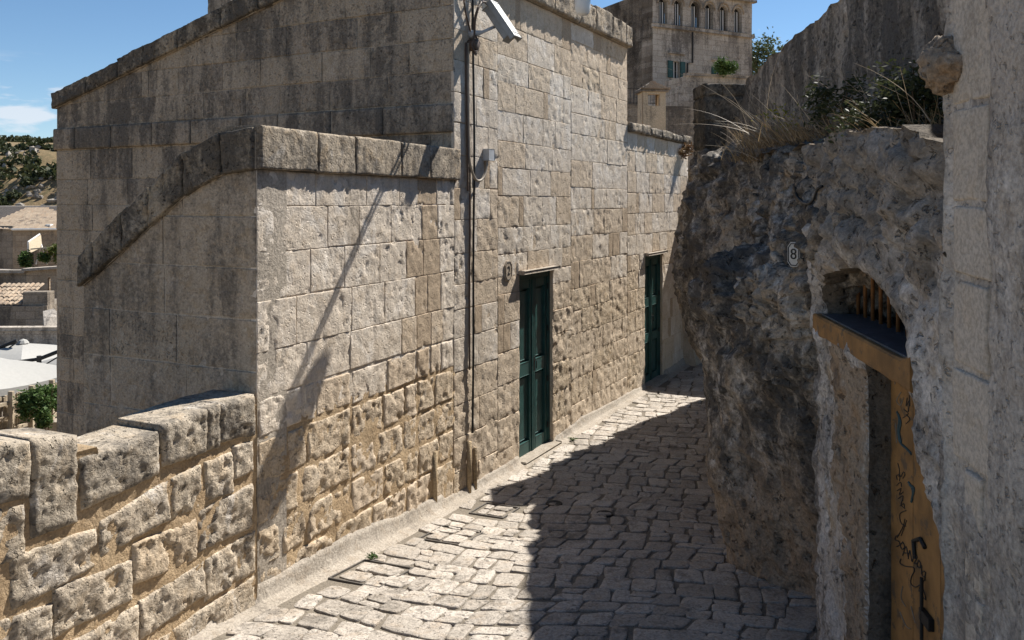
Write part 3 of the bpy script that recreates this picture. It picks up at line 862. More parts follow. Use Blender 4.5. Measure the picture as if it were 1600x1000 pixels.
# ------------------------------------------------------------------ the stone house with the green doors
D1 = (1.22, 2.09, 0.0, 2.10); D2 = (5.47, 6.37, 0.0, 2.06)
HOUSE = thing("stone_house", (-.5, 9.5, 0), "tall pale limestone house with two dark green doors along the paved lane", "house")
def house():
    r = random.Random(4)
    TE = 4.67
    # street wall core with real door openings
    outer = [(-.15, -.3), (7.86, -.3), (7.86, 3.9), (TE, 3.95), (TE, 5.15), (-.15, 5.15)]
    outer = [(-.10, -.3), (D1[0], -.3), (D1[0], D1[3]), (D1[1], D1[3]), (D1[1], -.3), (D2[0], -.3), (D2[0], D2[3]), (D2[1], D2[3]),
             (D2[1], -.3), (7.86, -.3), (7.86, 3.9), (TE, 3.95), (TE, 5.15), (-.10, 5.15)]
    core = poly_core("street_wall", FM, outer, -.45, -.0065, M['tan'], HOUSE)
    zs = [-.1, .30, .62, .94, 1.26, 1.58, 1.86, 2.10, 2.40, 2.72, 3.03, 3.35, 3.66, 3.95, 4.26, 4.56, 4.86, 5.15]
    zsb = [-.1, .26, .60, .96, 1.30, 1.60, 1.92, 2.10, 2.34, 2.62, 2.96, 3.26, 3.54, 3.86, 4.17, 4.45, 4.78, 5.15]
    zsc = [-.1, .34, .66, .92, 1.22, 1.52, 1.80, 2.14, 2.46, 2.80, 3.08, 3.42, 3.76, 4.02, 4.36, 4.66, 4.92, 5.15]
    rects = courses(zs, -.15, .72, .3, .6, [D1, D2], .10, r, gap=.003) + courses(zsb, .72, 2.62, .34, .74, [D1, D2], .14, r, gap=.003)
    rects += courses(zsc, 2.62, TE, .34, .78, [D1, D2], .15, r, gap=.003)
    rects += courses([z for z in zs if z < 3.9] + [3.92], TE+.005, 7.86, .3, .66, [D1, D2], .07, r, gap=.004)
    cnt = 0
    for (a, b, c, d, k) in rects:
        tm, zm = (a+b)/2, (c+d)/2
        low = float(sstep(1.75, .5, zm)) * (.65 + .5*float(fbm(np.array([[tm*1.1, zm, 3.]]), 1, 2)[0]))
        if 2.3 < tm < 5.3 and zm < 2.3: low = max(low, .75*float(sstep(2.35, 1.7, zm)))
        if tm > TE: low *= .7
        spot = float(fbm(np.array([[tm*.9, zm*1.2, 9.]]), 1, 2)[0])
        ero = .017*max(0, low) + (.007 if spot > .34 else 0)
        if tm > 3.0 and zm > 4.2 and r.random() < .45: ero = .012
        if k == 'f': mat = M['filler']; ero *= .3
        elif ero > .008: mat = M['honey'] if r.random() < .4 else M['tan']
        else: mat = M['pale'] if r.random() < (.55 if tm > .2 else .75) else M['tan']
        block("stone_block", FM, a, b, c, d, mat, core, res=.026, bev=.003, rough=.004, ero=ero,
              proud=r.uniform(-.002, .003) + (ero*.5), jag=.0015, depth=.03, pit=.008 if k == 's' else .002)
    # top coping of the tall part
    cop = slab("coping", FM, -.15, TE+.04, 5.155, 5.40, -.5, .03, M['mortard'], HOUSE)
    x = -.15
    while x < TE:
        w = min(r.uniform(.5, .8), TE+.05-x)
        if TE+.05-x-w < .25: w = TE+.05-x
        block("coping_stone", FM, x+.004, x+w-.004, 5.15, 5.47+r.uniform(-.03, .03), M['copingA'], cop, res=.04, bev=.018, rough=.012, ero=.016, proud=.085, depth=.5, jag=.008)
        x += w
    cop2 = slab("coping", FM, TE+.06, 7.8, 3.93, 4.03, -.4, .02, M['mortard'], HOUSE)
    x = TE+.01
    while x < 7.86:
        w = min(r.uniform(.4, .7), 7.9-x)
        if 7.9-x-w < .25: w = 7.9-x
        block("coping_stone", FM, x+.004, x+w-.004, 3.92, 4.10+r.uniform(-.03, .02)-.03*(x-TE)/3, M['copingA'] if x < 5.2 else M['coping'], cop2, res=.06, bev=.03, rough=.014, ero=.02, proud=.075, depth=.4, jag=.012)
        x += w
    # end wall of the lower part, turning away from the lane
    fe = Frame(FM.p(7.86, 0, 0)[:2], (.885, -.466), (-.466, -.885))
    core = slab("end_wall", fe, -.35, 2.4, -.3, 3.35, -.4, -.012, M['mortarg'], HOUSE)
    for (a, b, c, d, k) in courses(list(np.arange(-.1, 3.4, .31)), .02, 2.4, .3, .6, (), .1, r):
        block("stone_block", fe, a, b, c, d, M['tan'], core, res=.15, bev=.008, rough=.004, proud=.002, depth=.03)
    bt = MB()
    bt.add([FM.v(7.55, -.05, -.1), FM.v(7.86, -.05, -.1), FM.v(7.86, .26, -.1), FM.v(7.55, .26, -.1), FM.v(7.58, -.05, 1.0), FM.v(7.86, -.05, 1.0), FM.v(7.86, .03, .95), FM.v(7.58, .03, .95)],
           [(0, 1, 2, 3), (4, 7, 6, 5), (0, 3, 7, 4), (2, 1, 5, 6), (3, 2, 6, 7), (1, 0, 4, 5)])
    bt.build("buttress", M['tan'], HOUSE)

    # ---- gable end
    top = lambda g: 4.10 + (6.02 - g)*.25
    GL = 6.02
    outer = [(.02, -4.0), (GL, -4.0), (GL, top(GL)), (.02, top(.02))]
    core = poly_core("gable_wall", FG, outer, -.4, -.008, M['gable'], HOUSE)
    zs = [1.2, 1.55, 1.9, 2.22, 2.54, 2.86, 3.18, 3.55]
    rects = courses(zs, .0, GL, .45, .95, (), .05, r, gap=.004)
    rects += courses([-1.4, -1.0, -.6, -.2, .2, .6, .9, 1.2], 4.3, GL, .45, .9, (), .05, r, gap=.004)
    rects += courses([3.85, 4.15, 4.46, 4.78, 5.1, 5.42, 5.75], 0, GL, .45, .95, (), .07, r, gap=.004)
    for (a, b, c, d, k) in rects:
        if c > float(top(np.array(a)))-.03: continue
        tm, zm = (a+b)/2, (c+d)/2
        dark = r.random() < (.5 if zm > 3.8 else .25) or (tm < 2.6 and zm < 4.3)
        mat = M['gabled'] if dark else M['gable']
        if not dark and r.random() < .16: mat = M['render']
        block("stone_block", FG, a, b, c, d, mat, core, res=.05, bev=.005, rough=.005, proud=r.uniform(-.002, .004), depth=.03,
              topf=lambda g: 4.10 + (6.02-g)*.25, jag=.003, ero=.006 if dark else 0, pit=.006)
    # string course
    st = slab("string_course", FG, .02, GL+.02, 3.57, 3.83, -.1, .012, M['mortard'], HOUSE)
    x = 0.0
    while x < GL:
        w = min(r.uniform(.5, .9), GL+.03-x)
        if GL+.03-x-w < .3: w = GL+.03-x
        block("string_stone", FG, x+.003, x+w-.003, 3.56, 3.84, M['gabled'], st, res=.08, bev=.018, rough=.006, proud=.04, depth=.1, jag=.005, ero=.008)
        x += w
    # raking coping on the gable
    rk = poly_core("raking_coping", FG, [(0, top(0)), (GL+.02, top(GL+.02)), (GL+.02, top(GL)+.12), (0, top(0)+.14)], -.45, .02, M['mortard'], HOUSE)
    x = GL + .045
    while x > .05:
        w = min(r.uniform(.45, .75), x)
        a, b = x-w, x
        hh = .205 + .07*(GL-x)/GL*1.6 + r.uniform(-.012, .018)
        tp = lambda g: 4.10+(6.02-g)*.25
        quad = [(a+.003, tp(a)), (b-.003, tp(b)), (b-.003, tp(b)+hh), (a+.003, tp(a)+hh)]
        block("coping_stone", FG, a+.003, b-.003, tp((a+b)/2), tp((a+b)/2)+hh, M['coping'], rk, res=.035, bev=.016, rough=.014, ero=.014, proud=.065, depth=.5, jag=.006, quad=quad, pit=.008)
        x -= w
    # back corner return and roof so that the house is closed
    fb = Frame(FG.p(GL, 0, 0)[:2], (.466, .885), (-.885, .466))
    slab("back_wall", fb, .405, 4.8, -4, top(GL)-.05, -.4, -.01, M['gable'], HOUSE)
    rf = MB()
    a0, a1 = FG.v(.0, -.46, top(.0)-.1), FG.v(GL, -.46, top(GL)-.1)
    tt = Vector((.466, .885, 0))*4.2
    rf.add([a0, a1, a1+tt, a0+tt, a0-Vector((0,0,.12)), a1-Vector((0,0,.12)), a1+tt-Vector((0,0,.12)), a0+tt-Vector((0,0,.12))], [(0,1,2,3),(7,6,5,4),(0,4,5,1),(1,5,6,2),(2,6,7,3),(3,7,4,0)])
    rf.build("roof", M['tile'], HOUSE)
    # roof stub chimney behind the raking coping
    fc = Frame(FG.p(3.595, -.45, 0)[:2], (-.885, .466), (-.466, -.885))
    cc = slab("chimney", fc, -.18, .18, 4.5, 6.1, -.43, -.01, M['mortard'], HOUSE)
    fs = Frame(fc.p(-.19, 0, 0)[:2], (.466, .885), (.885, -.466))
    for k, zz in enumerate(np.arange(4.55, 6.0, .27)):
        cut = .02 if k % 2 else -.05
        block("stone_block", fc, -.19, cut-.003, zz, zz+.266, M['gable'], cc, res=.05, bev=.010, proud=.004, depth=.02, pit=.005)
        block("stone_block", fc, cut+.003, .19, zz, zz+.266, M['gable'], cc, res=.05, bev=.010, proud=.004, depth=.02, pit=.005)
        block("stone_block", fs, .0, .44, zz, zz+.266, M['pale'], cc, res=.05, bev=.010, proud=.004, depth=.02, pit=.006)
house()
def _behind_stairs(fr, u, v):
    if fr is FG: return u > 125 and v > np.interp(u, [125, 184, 260, 333, 412, 720], [420, 345, 270, 215, 198, 230])
    return u > 1078
keep_largest(HOUSE, 300, _behind_stairs)

def door(D, panels, name="door"):
    t0, t1, z0, z1 = D
    fr = FM; rec = -.075
    T = Vector((fr.t[0], fr.t[1], 0)); N_ = Vector((fr.n[0], fr.n[1], 0)); Zv = Vector((0, 0, 1))
    mb = MB()
    fw = .035
    mb.box(fr.v(t0+fw/2, rec, z1/2), T*fw/2, N_*.03, Zv*z1/2, .004)
    mb.box(fr.v(t1-fw/2, rec, z1/2), T*fw/2, N_*.03, Zv*z1/2, .004)
    mb.box(fr.v((t0+t1)/2, rec, z1-.04), T*((t1-t0)/2-fw), N_*.03, Zv*.04, .004)
    d = mb.build(name, M['green'], HOUSE)
    mid = (t0+t1)/2
    for li, (a, b) in enumerate(((t0+fw+.002, mid-.003), (mid+.003, t1-fw-.002))):
        w = b-a; st = .07
        zb, zt = .03, z1-.085
        lf = MB()
        # stiles and rails stand proud of recessed, fielded panels
        lf.box(fr.v(a+st/2, rec-.005, (zb+zt)/2), T*st/2, N_*.02, Zv*(zt-zb)/2, .004)
        lf.box(fr.v(b-st/2, rec-.005, (zb+zt)/2), T*st/2, N_*.02, Zv*(zt-zb)/2, .004)
        edges = [(zb, zb+.16)]
        for p0, p1 in panels: edges.append((zb+(zt-zb)*p1, None))
        rails = [(zb, zb+(zt-zb)*panels[0][0])]
        for i in range(len(panels)):
            lo = zb+(zt-zb)*panels[i][1]; hi = zb+(zt-zb)*panels[i+1][0] if i+1 < len(panels) else zt
            rails.append((lo, hi))
        for lo, hi in rails:
            lf.box(fr.v((a+b)/2, rec-.006, (lo+hi)/2), T*(w/2-st+.003), N_*.019, Zv*(hi-lo)/2, .004)
        if li == 1: lf.box(fr.v(a-.004, rec+.018, (zb+zt)/2), T*.018, N_*.006, Zv*(zt-zb)/2, .003)
        leaf = lf.build("door_leaf", M['green'], d)
        for p0, p1 in panels:
            lo, hi = zb+(zt-zb)*p0, zb+(zt-zb)*p1
            pm = MB()
            pm.box(fr.v((a+b)/2, rec-.028, (lo+hi)/2), T*(w/2-st+.004), N_*.006, Zv*(hi-lo)/2+Zv*.004)
            pm.box(fr.v((a+b)/2, rec-.021, (lo+hi)/2), T*(w/2-st-.024), N_*.010, Zv*((hi-lo)/2-.03), .007)
            pm.build("door_panel", M['green'], d)
        for zz in (.25, .8, 1.4, 1.9):
            hm = MB(); hm.tube([fr.v(a+.006 if li == 0 else b-.006, rec+.026, zz-.035), fr.v(a+.006 if li == 0 else b-.006, rec+.026, zz+.035)], .008, 8)
            hm.build("hinge", M['iron'], d)
    hd = MB()
    hd.box(fr.v(mid+.035, rec+.020, 1.03), T*.014, N_*.004, Zv*.08, .002)
    hd.tube([fr.v(mid+.035, rec+.022, 1.07), fr.v(mid+.035, rec+.05, 1.07), fr.v(mid+.035, rec+.052, 1.03), fr.v(mid+.035, rec+.05, .98)], .006, 8)
    hd.build("door_handle", M['iron'], d)
    ln = MB()
    ln.box(fr.v(mid+.01, .0, z1+.018), T*((t1-t0)/2+.035), N_*.07, Zv*.018, .006)
    ln.build("drip_ledge", M['cement'], HOUSE)
    th = MB(); th.box(fr.v(mid, -.03, .012), T*((t1-t0)/2+.03), N_*.12, Zv*.03, .01)
    th.build("threshold", M['cement'], HOUSE)
    bk = MB(); bk.box(fr.v(mid, -.2, 1.05), T*.45, N_*.02, Zv*1.05); bk.build("door_backing", M['iron'], HOUSE)
door(D1, [(.075, .455), (.53, .95)])
door(D2, [(.06, .33), (.40, .62), (.69, .95)])

# ------------------------------------------------------------------ terrace block at the corner
TERR = thing("stone_terrace", (-1.4, 6.8, 0), "pale stone terrace block with sloping stair wall and blackened coping", "terrace")
def terrace():
    r = random.Random(9)
    LA = 2.715
    W, F_ = panel(FA, [(.06, -.3), (LA+.02, -.3), (LA+.02, 3.11), (.06, 3.11)], [], step=.035,
                  disp=lambda t, z: np.where(z > 1.35, -.006, -.006 + .012*fbm(FA.p(t, 0, z), 5, 4, seed=63) + .005*fbm(FA.p(t, 0, z), 24, 3, seed=64)), thick=.35)
    zc = np.array([np.mean([W[i][2] for i in f]) for f in F_])
    core = mesh_obj("street_wall", W, F_, None, TERR, mats=[M['mortar'], M['pale']], fmat=(zc > 1.38).astype(int))
    rows = [  # z0, z1, joints along the wall (metres from the corner), erosion
        (2.87, 3.11, [0, .62, 1.26, 1.75, 2.05, 2.38, 2.715], .0),
        (2.56, 2.87, [0, .17, .76, 1.16, 1.62, 2.12, 2.40, 2.715], .0),
        (2.24, 2.56, [0, .56, .97, 1.45, 1.86, 2.14, 2.44, 2.715], .0),
        (1.90, 2.24, [0, .40, 1.06, 1.52, 2.0, 2.22, 2.46, 2.715], .0),
        (1.60, 1.90, [0, .52, 1.04, 1.78, 2.03, 2.28, 2.50, 2.715], .003),
        (1.32, 1.60, [0, .48, .62, 1.06, 1.55, 2.02, 2.26, 2.46, 2.715], .012),
        (1.02, 1.32, [0, .30, .52, 1.06, 1.50, 1.84, 2.05, 2.35, 2.715], .022),
        (.74, 1.02, [0, .44, 1.05, 1.40, 1.82, 2.03, 2.36, 2.715], .026),
        (.46, .74, [0, .24, .52, 1.06, 1.52, 2.06, 2.42, 2.715], .03),
        (.02, .46, [0, .38, .86, 1.34, 1.85, 2.3, 2.715], .032)]
    for z0, z1, js, ero in rows:
        for a, b in zip(js[:-1], js[1:]):
            tm, zm = (a+b)/2, (z0+z1)/2
            e = ero * r.uniform(.2, .8)
            if zm > 1.9: mat = M['pale'] if tm < 1.95 else (M['tan'] if r.random() < .65 else M['pale'])
            elif zm > 1.3: mat = M['pale'] if r.random() < .6 and tm < 2 else M['tan']
            else: mat = M['honey'] if r.random() < .8 else M['tan']
            if 1.98 < tm < 2.35 and zm > 1.2: mat = M['filler']
            if tm > 2.45 and zm > 1.4: mat = M['pale']
            g = .003 if zm > 1.5 else .009
            block("stone_block", FA, a+g, b-g, z0+g*.8+r.uniform(-.006, .006), z1-g*.8, mat, core, res=.018,
                  bev=.003 if zm > 1.5 else .010, rough=.005 if zm > 1.5 else .009, ero=e, proud=r.uniform(-.002, .004)+e*.5, jag=.003 if zm > 1.5 else .010, depth=.05, pit=.010 if zm > 1.3 else .008)
    # flat coping along the lane
    cop = slab("coping", FA, .02, LA, 3.13, 3.37, -.34, .01, M['mortard'], TERR)
    for a, b in ((-.01, .60), (.60, 1.06), (1.06, 1.72), (1.72, 2.2), (2.2, LA+.07)):
        block("coping_stone", FA, a+.003, b-.003, 3.108+r.uniform(-.006, .006), 3.41+r.uniform(-.012, .006), M['copingA'], cop, res=.025, bev=.012, rough=.005, ero=.006, proud=.045, depth=.36, jag=.003, pit=.008)
    # stair side wall with the raking coping
    tops = [(416, 197), (374, 199), (333, 213), (296, 233), (260, 268), (221, 310), (184, 341), (150, 376), (131, 400)]
    bots = [(412, 264), (364, 268), (322, 286), (291, 307), (223, 367), (171, 414), (130, 448)]
    tp = [FL.px(*q) for q in tops]; bp = [FL.px(*q) for q in bots]
    LEN = max(bp[-1][0], tp[-1][0])
    tb = lambda g: np.interp(g, [q[0] for q in bp], [q[1] for q in bp])
    tt = lambda g: np.interp(g, [q[0] for q in tp], [q[1] for q in tp])
    gs = np.linspace(0, LEN, 24)
    core = poly_core("stair_wall", FL, [(0, -3.5), (LEN, -3.5)] + [(g, float(tb(g))) for g in gs[::-1]], -.3, -.008, M['mortard'], TERR)
    rects = courses([-.5, -.1, .3, .68, 1.05, 1.42, 1.78, 2.12, 2.46, 2.80, 3.12], .0, LEN, .42, .85, (), 0, r)
    for (a, b, c, d, k) in rects:
        if c > float(tb(a))-.03: continue
        mat = M['render'] if r.random() < .7 else M['gable']
        block("stone_block", FL, a, b, c, d, mat, core, res=.03, bev=.003, rough=.008, proud=r.uniform(-.002, .004), depth=.03, jag=.002, topf=tb, ero=.004, pit=.005)
    cs = np.array([0, .28, .62, .94, 1.2, 1.5, LEN+.02])
    rk = poly_core("raking_coping", FL, [(g, float(tb(g))+.004) for g in gs] + [(g, float(tt(g))-.03) for g in gs[::-1]], -.3, .008, M['mortard'], TERR)
    for a, b in zip(cs[:-1], cs[1:]):
        n = max(2, int((b-a)/.14)); ee = np.linspace(a+.003, b-.003, n+1)
        # one stone each, following the curve of the rail
        fr = FL
        block("coping_stone", FL, a+.003, b-.003, float(tb((a+b)/2)), float(tt((a+b)/2)), M['coping'], rk, res=.03, bev=.012, rough=.010, ero=.012, proud=.05, depth=.34, jag=.004, pit=.008,
              quad=[(a+.003, float(tb(a))), (b-.003, float(tb(b))), (b-.003, float(tt(b))), (a+.003, float(tt(a)))])
    # worn quoins that show the stone's broken edge beside the parapet
    mb = MB()
    mb.add([FA.v(.3, -.36, 2.75), FA.v(LA, -.36, 2.75), FG.v(0.1, .02, 2.75), FL.v(1.2, -.3, 2.0)], [(0, 1, 2, 3)])
    mb.build("terrace_floor", M['cement'], TERR)
terrace()

# ------------------------------------------------------------------ low rubble parapet
PAR = thing("parapet_wall", tuple(FP.p(1.2, -.15, .2)), "low wall of rough grey stones in thick honey coloured mortar", "wall")
def parapet():
    r = random.Random(12)
    Rg = lambda x, y: FP.px(x/2.381, 580+y/2.381)
    zt = lambda s: np.interp(s, [0, .45, .95, 1.05, 1.15, 1.18, 1.6, 4.2], [1.60, 1.56, 1.47, 1.45, 1.45, 1.65, 1.66, 1.70])
    ss = np.linspace(0, 4.2, 60)
    W, F_ = panel(FP, [(0, -.6), (4.2, -.6)] + [(s, float(zt(s))-.03) for s in ss[::-1]], [], step=.035,
                  disp=lambda t, z: -.004 + .014*fbm(FP.p(t, 0, z), 5, 4, seed=61) + .006*fbm(FP.p(t, 0, z), 24, 3, seed=62), thick=.30)
    core = mesh_obj("mortar_core", W, F_, M['mortar'], PAR)
    Q = [  # corner points of each stone: left top, left bottom, right bottom, right top
     ((820, 116, 818, 262, 945, 238, 940, 86), 't'), ((770, 134, 768, 296, 814, 284, 815, 120), 't'), ((600, 196, 608, 352, 764, 300, 762, 136), 't'),
     ((295, 322, 308, 515, 586, 382, 582, 222), 't'), ((112, 244, 118, 622, 284, 560, 280, 238), 't'), ((-110, 272, -110, 510, 106, 470, 106, 256), 't'),
     ((870, 285, 872, 400, 936, 372, 936, 262), 'm'), ((760, 342, 766, 482, 864, 448, 862, 305), 'm'), ((640, 400, 640, 545, 744, 505, 742, 352), 'm'),
     ((372, 560, 374, 690, 625, 552, 622, 410), 'm'), ((42, 690, 44, 890, 356, 720, 352, 588), 'm'), ((-120, 540, -120, 760, 84, 690, 86, 500), 'm'),
     ((740, 520, 742, 672, 932, 580, 934, 424), 'm'), ((496, 648, 496, 792, 730, 700, 728, 548), 'm'), ((202, 812, 204, 990, 486, 850, 486, 704), 'm'), ((-100, 960, -100, 1120, 190, 1000, 188, 872), 'm'),
     ((766, 705, 768, 856, 944, 745, 944, 598), 'm'), ((522, 856, 524, 996, 760, 832, 758, 712), 'm'), ((260, 1010, 262, 1150, 508, 1005, 508, 872), 'm'), ((-60, 1140, -60, 1290, 250, 1160, 250, 1020), 'm'),
     ((640, 965, 640, 1110, 944, 900, 944, 762), 'm'), ((400, 1090, 400, 1250, 632, 1120, 632, 972), 'm')]
    for q, k in Q:
        tl, bl, br, tr = Rg(q[0], q[1]), Rg(q[2], q[3]), Rg(q[4], q[5]), Rg(q[6], q[7])
        # frame t runs towards the camera, so the picture's right is small t
        quad = [br, bl, tl, tr]
        cq = np.mean(quad, axis=0); grow = .014
        quad = [tuple(np.array(p) + grow*np.sign(np.array(p)-cq)*(1, .8 if not (k == 't' and p[1] > cq[1]) else 0)) for p in quad]
        t0, t1 = min(br[0], tr[0]), max(bl[0], tl[0]); z0, z1 = min(bl[1], br[1]), max(tl[1], tr[1])
        top = k == 't'
        block("stone_block", FP, t0, t1, (bl[1]+br[1])/2, (tl[1]+tr[1])/2, M['greytop'] if top else (M['grey'] if r.random() < .75 else M['honey']), core, res=.015, bev=.024 if top else .014, rough=.008, ero=.016 if not top else .014,
              proud=.026 if top else .018, jag=.004, depth=.34 if top else .05, quad=quad, pit=.009)
    # more of the wall out of the picture, towards the camera
    x = 1.95
    for (za, zb) in ((.3, .62), (.62, .94), (.94, 1.26), (1.26, 1.70)):
        x = 1.93 + r.uniform(0, .1)
        while x < 4.0:
            w = r.uniform(.3, .5)
            block("stone_block", FP, x, x+w-.03, za+.012, zb-.012, M['grey'], core, res=.06, bev=.02, rough=.012, ero=.02, proud=.02, depth=.05 if zb < 1.5 else .32)
            x += w
parapet()

# ------------------------------------------------------------------ rock outcrop across the lane
def loft(sections, nu, nz, amp, seed, cap=True):
    """sections: [(z, [(x, y), ...])] bottom to top, equal point counts; returns a displaced rock skin"""
    zs = np.array([s[0] for s in sections])
    curves = []
    for z, pts in sections:
        c = catmull([(x, y, 0) for x, y in pts], 12)
        P = np.array([(p.x, p.y) for p in c]); d = np.r_[0, np.cumsum(np.hypot(*np.diff(P, axis=0).T))]
        s = np.linspace(0, d[-1], nu)
        curves.append(np.c_[np.interp(s, d, P[:, 0]), np.interp(s, d, P[:, 1])])
    C = np.array(curves)                                    # ns, nu, 2
    zz = np.linspace(zs[0], zs[-1], nz)
    X = np.empty((nz, nu)); Y = np.empty((nz, nu))
    for j in range(nu):
        X[:, j] = np.interp(zz, zs, C[:, j, 0]); Y[:, j] = np.interp(zz, zs, C[:, j, 1])
    k = np.array([1, 2, 3, 2, 1.]); k /= k.sum()
    for A in (X, Y):
        for _ in range(2):
            B = np.pad(A, ((2, 2), (0, 0)), mode='edge')
            A[:] = sum(k[i]*B[i:i+nz] for i in range(5))
    Z = np.repeat(zz[:, None], nu, 1)
    P = np.stack([X, Y, Z], -1)
    du = np.gradient(P, axis=1); dv = np.gradient(P, axis=0)
    n = np.cross(du, dv); n /= np.linalg.norm(n, axis=-1, keepdims=True)+1e-9
    mid = P[nz//2, nu//2]
    if n[nz//2, nu//2] @ np.array([-1, -.3, 0]) < 0: n = -n
    a1 = fbm(P*np.array([1, 1, .8]), 1.6, 3, seed=seed)
    a2 = ridged(P, 2.6, 4, seed=seed+2)
    a3 = fbm(P, 8, 4, .55, seed=seed+4)
    a4 = fbm(P, 26, 3, seed=seed+5)
    pit = sstep(.30, .55, fbm(P, 3.4, 2, seed=seed+8))
    hole = sstep(.42, .60, fbm(P, 9, 2, seed=seed+11))
    up = sstep(1.0, 2.4, Z)
    a5 = ridged(P*np.array([1, 1, .6]), 6.0, 4, seed=seed+7)
    warp = np.stack([fbm(P, 2.2, 3, seed=seed+20+k_) for k_ in range(3)], -1)*.16
    f1, f2 = worley((P+warp)*np.array([1, 1, 1.35]), 3.4, 5); g1, g2 = worley((P+warp*.6)*np.array([1, 1, 1.5]), 9.0, 9)
    crack = 1-sstep(0, .13, f2-f1); crack2 = 1-sstep(0, .16, g2-g1)
    facet = (.5-f1)*.9; facet2 = (.5-g1)*.5
    d = amp*(.55*facet + .30*facet2)*(.15+.85*up) - amp*(.40*crack + .14*crack2)*(.1+.9*up)*sstep(-.3, .25, fbm(P, 1.7, 2, seed=seed+31))
    big = sstep(.18, .5, fbm(P*np.array([1, 1, 1.25]), 2.3, 2, seed=seed+40))
    d = d - amp*1.1*big*(.15+.85*up)
    d = d + amp*(1.15*a1 + (.15+.70*up)*(a2-.15) + .34*a3*(.35+.65*up) + .28*(a5-.1)*(.2+.8*up) + .13*a4) - amp*1.0*pit*(.25+.75*up) - amp*.5*hole
    P = P + n*d[..., None]
    idx = np.arange(nz*nu).reshape(nz, nu)
    q = np.stack([idx[:-1, :-1], idx[:-1, 1:], idx[1:, 1:], idx[1:, :-1]], -1).reshape(-1, 4)
    V = P.reshape(-1, 3)
    f = q[(nz//2)*(nu-1)+nu//2]; nn = np.cross(V[f[1]]-V[f[0]], V[f[2]]-V[f[0]])
    if nn @ np.array([-1, -.3, 0]) < 0: q = q[:, ::-1]
    return V, q
from mathutils.bvhtree import BVHTree
SURF = []
ROCK = thing("rock_outcrop", (2.2, 7.0, 0), "dark weathered limestone rock bulging over the lane opposite the green doors", "rock")
near_secs = [
 (-.1, [(2.5, 4.7), (2.12, 5.35), (1.93, 5.65), (1.66, 6.05), (1.72, 6.55), (2.2, 7.3), (3.2, 8.1)]),
 (.35, [(2.5, 4.7), (2.10, 5.30), (1.90, 5.62), (1.62, 6.10), (1.70, 6.70), (2.2, 7.4), (3.2, 8.1)]),
 (.8,  [(2.5, 4.7), (2.06, 5.20), (1.84, 5.60), (1.59, 6.15), (1.66, 6.80), (2.2, 7.4), (3.2, 8.1)]),
 (1.3, [(2.5, 4.7), (1.98, 5.10), (1.76, 5.55), (1.55, 6.20), (1.62, 6.85), (2.1, 7.5), (3.2, 8.2)]),
 (1.8, [(2.5, 4.6), (1.88, 4.95), (1.68, 5.45), (1.51, 6.20), (1.56, 6.85), (2.0, 7.6), (3.2, 8.3)]),
 (2.2, [(2.4, 4.4), (1.82, 4.85), (1.64, 5.35), (1.50, 6.15), (1.54, 6.85), (2.0, 7.7), (3.2, 8.4)]),
 (2.40, [(2.4, 4.2), (1.80, 4.75), (1.66, 5.25), (1.60, 6.05), (1.62, 6.80), (2.1, 7.8), (3.3, 8.5)]),
 (2.55, [(2.4, 4.0), (1.78, 4.55), (1.72, 5.15), (1.86, 6.00), (1.98, 6.70), (2.3, 7.9), (3.4, 8.5)]),
 (2.9, [(2.3, 3.2), (1.72, 3.9), (1.74, 4.9), (1.92, 5.9), (2.02, 6.80), (2.3, 7.9), (3.4, 8.5)]),
 (3.15, [(2.5, 3.0), (1.85, 3.5), (1.78, 4.7), (1.96, 5.8), (2.08, 6.80), (2.35, 7.9), (3.4, 8.5)]),
 (3.28, [(2.7, 3.0), (2.3, 3.5), (1.96, 4.7), (2.06, 5.8), (2.2, 6.80), (2.45, 7.9), (3.4, 8.5)]),
 (3.36, [(2.9, 3.0), (2.6, 3.5), (2.4, 4.7), (2.5, 5.8), (2.6, 6.80), (2.8, 7.9), (3.4, 8.5)])]
V, F = loft(near_secs, 380, 380, .105, 3)
mesh_obj("rock_face", V, F, M['rock'], ROCK)
SURF.append(BVHTree.FromPolygons([Vector(p) for p in V], [tuple(int(i) for i in f) for f in F]))
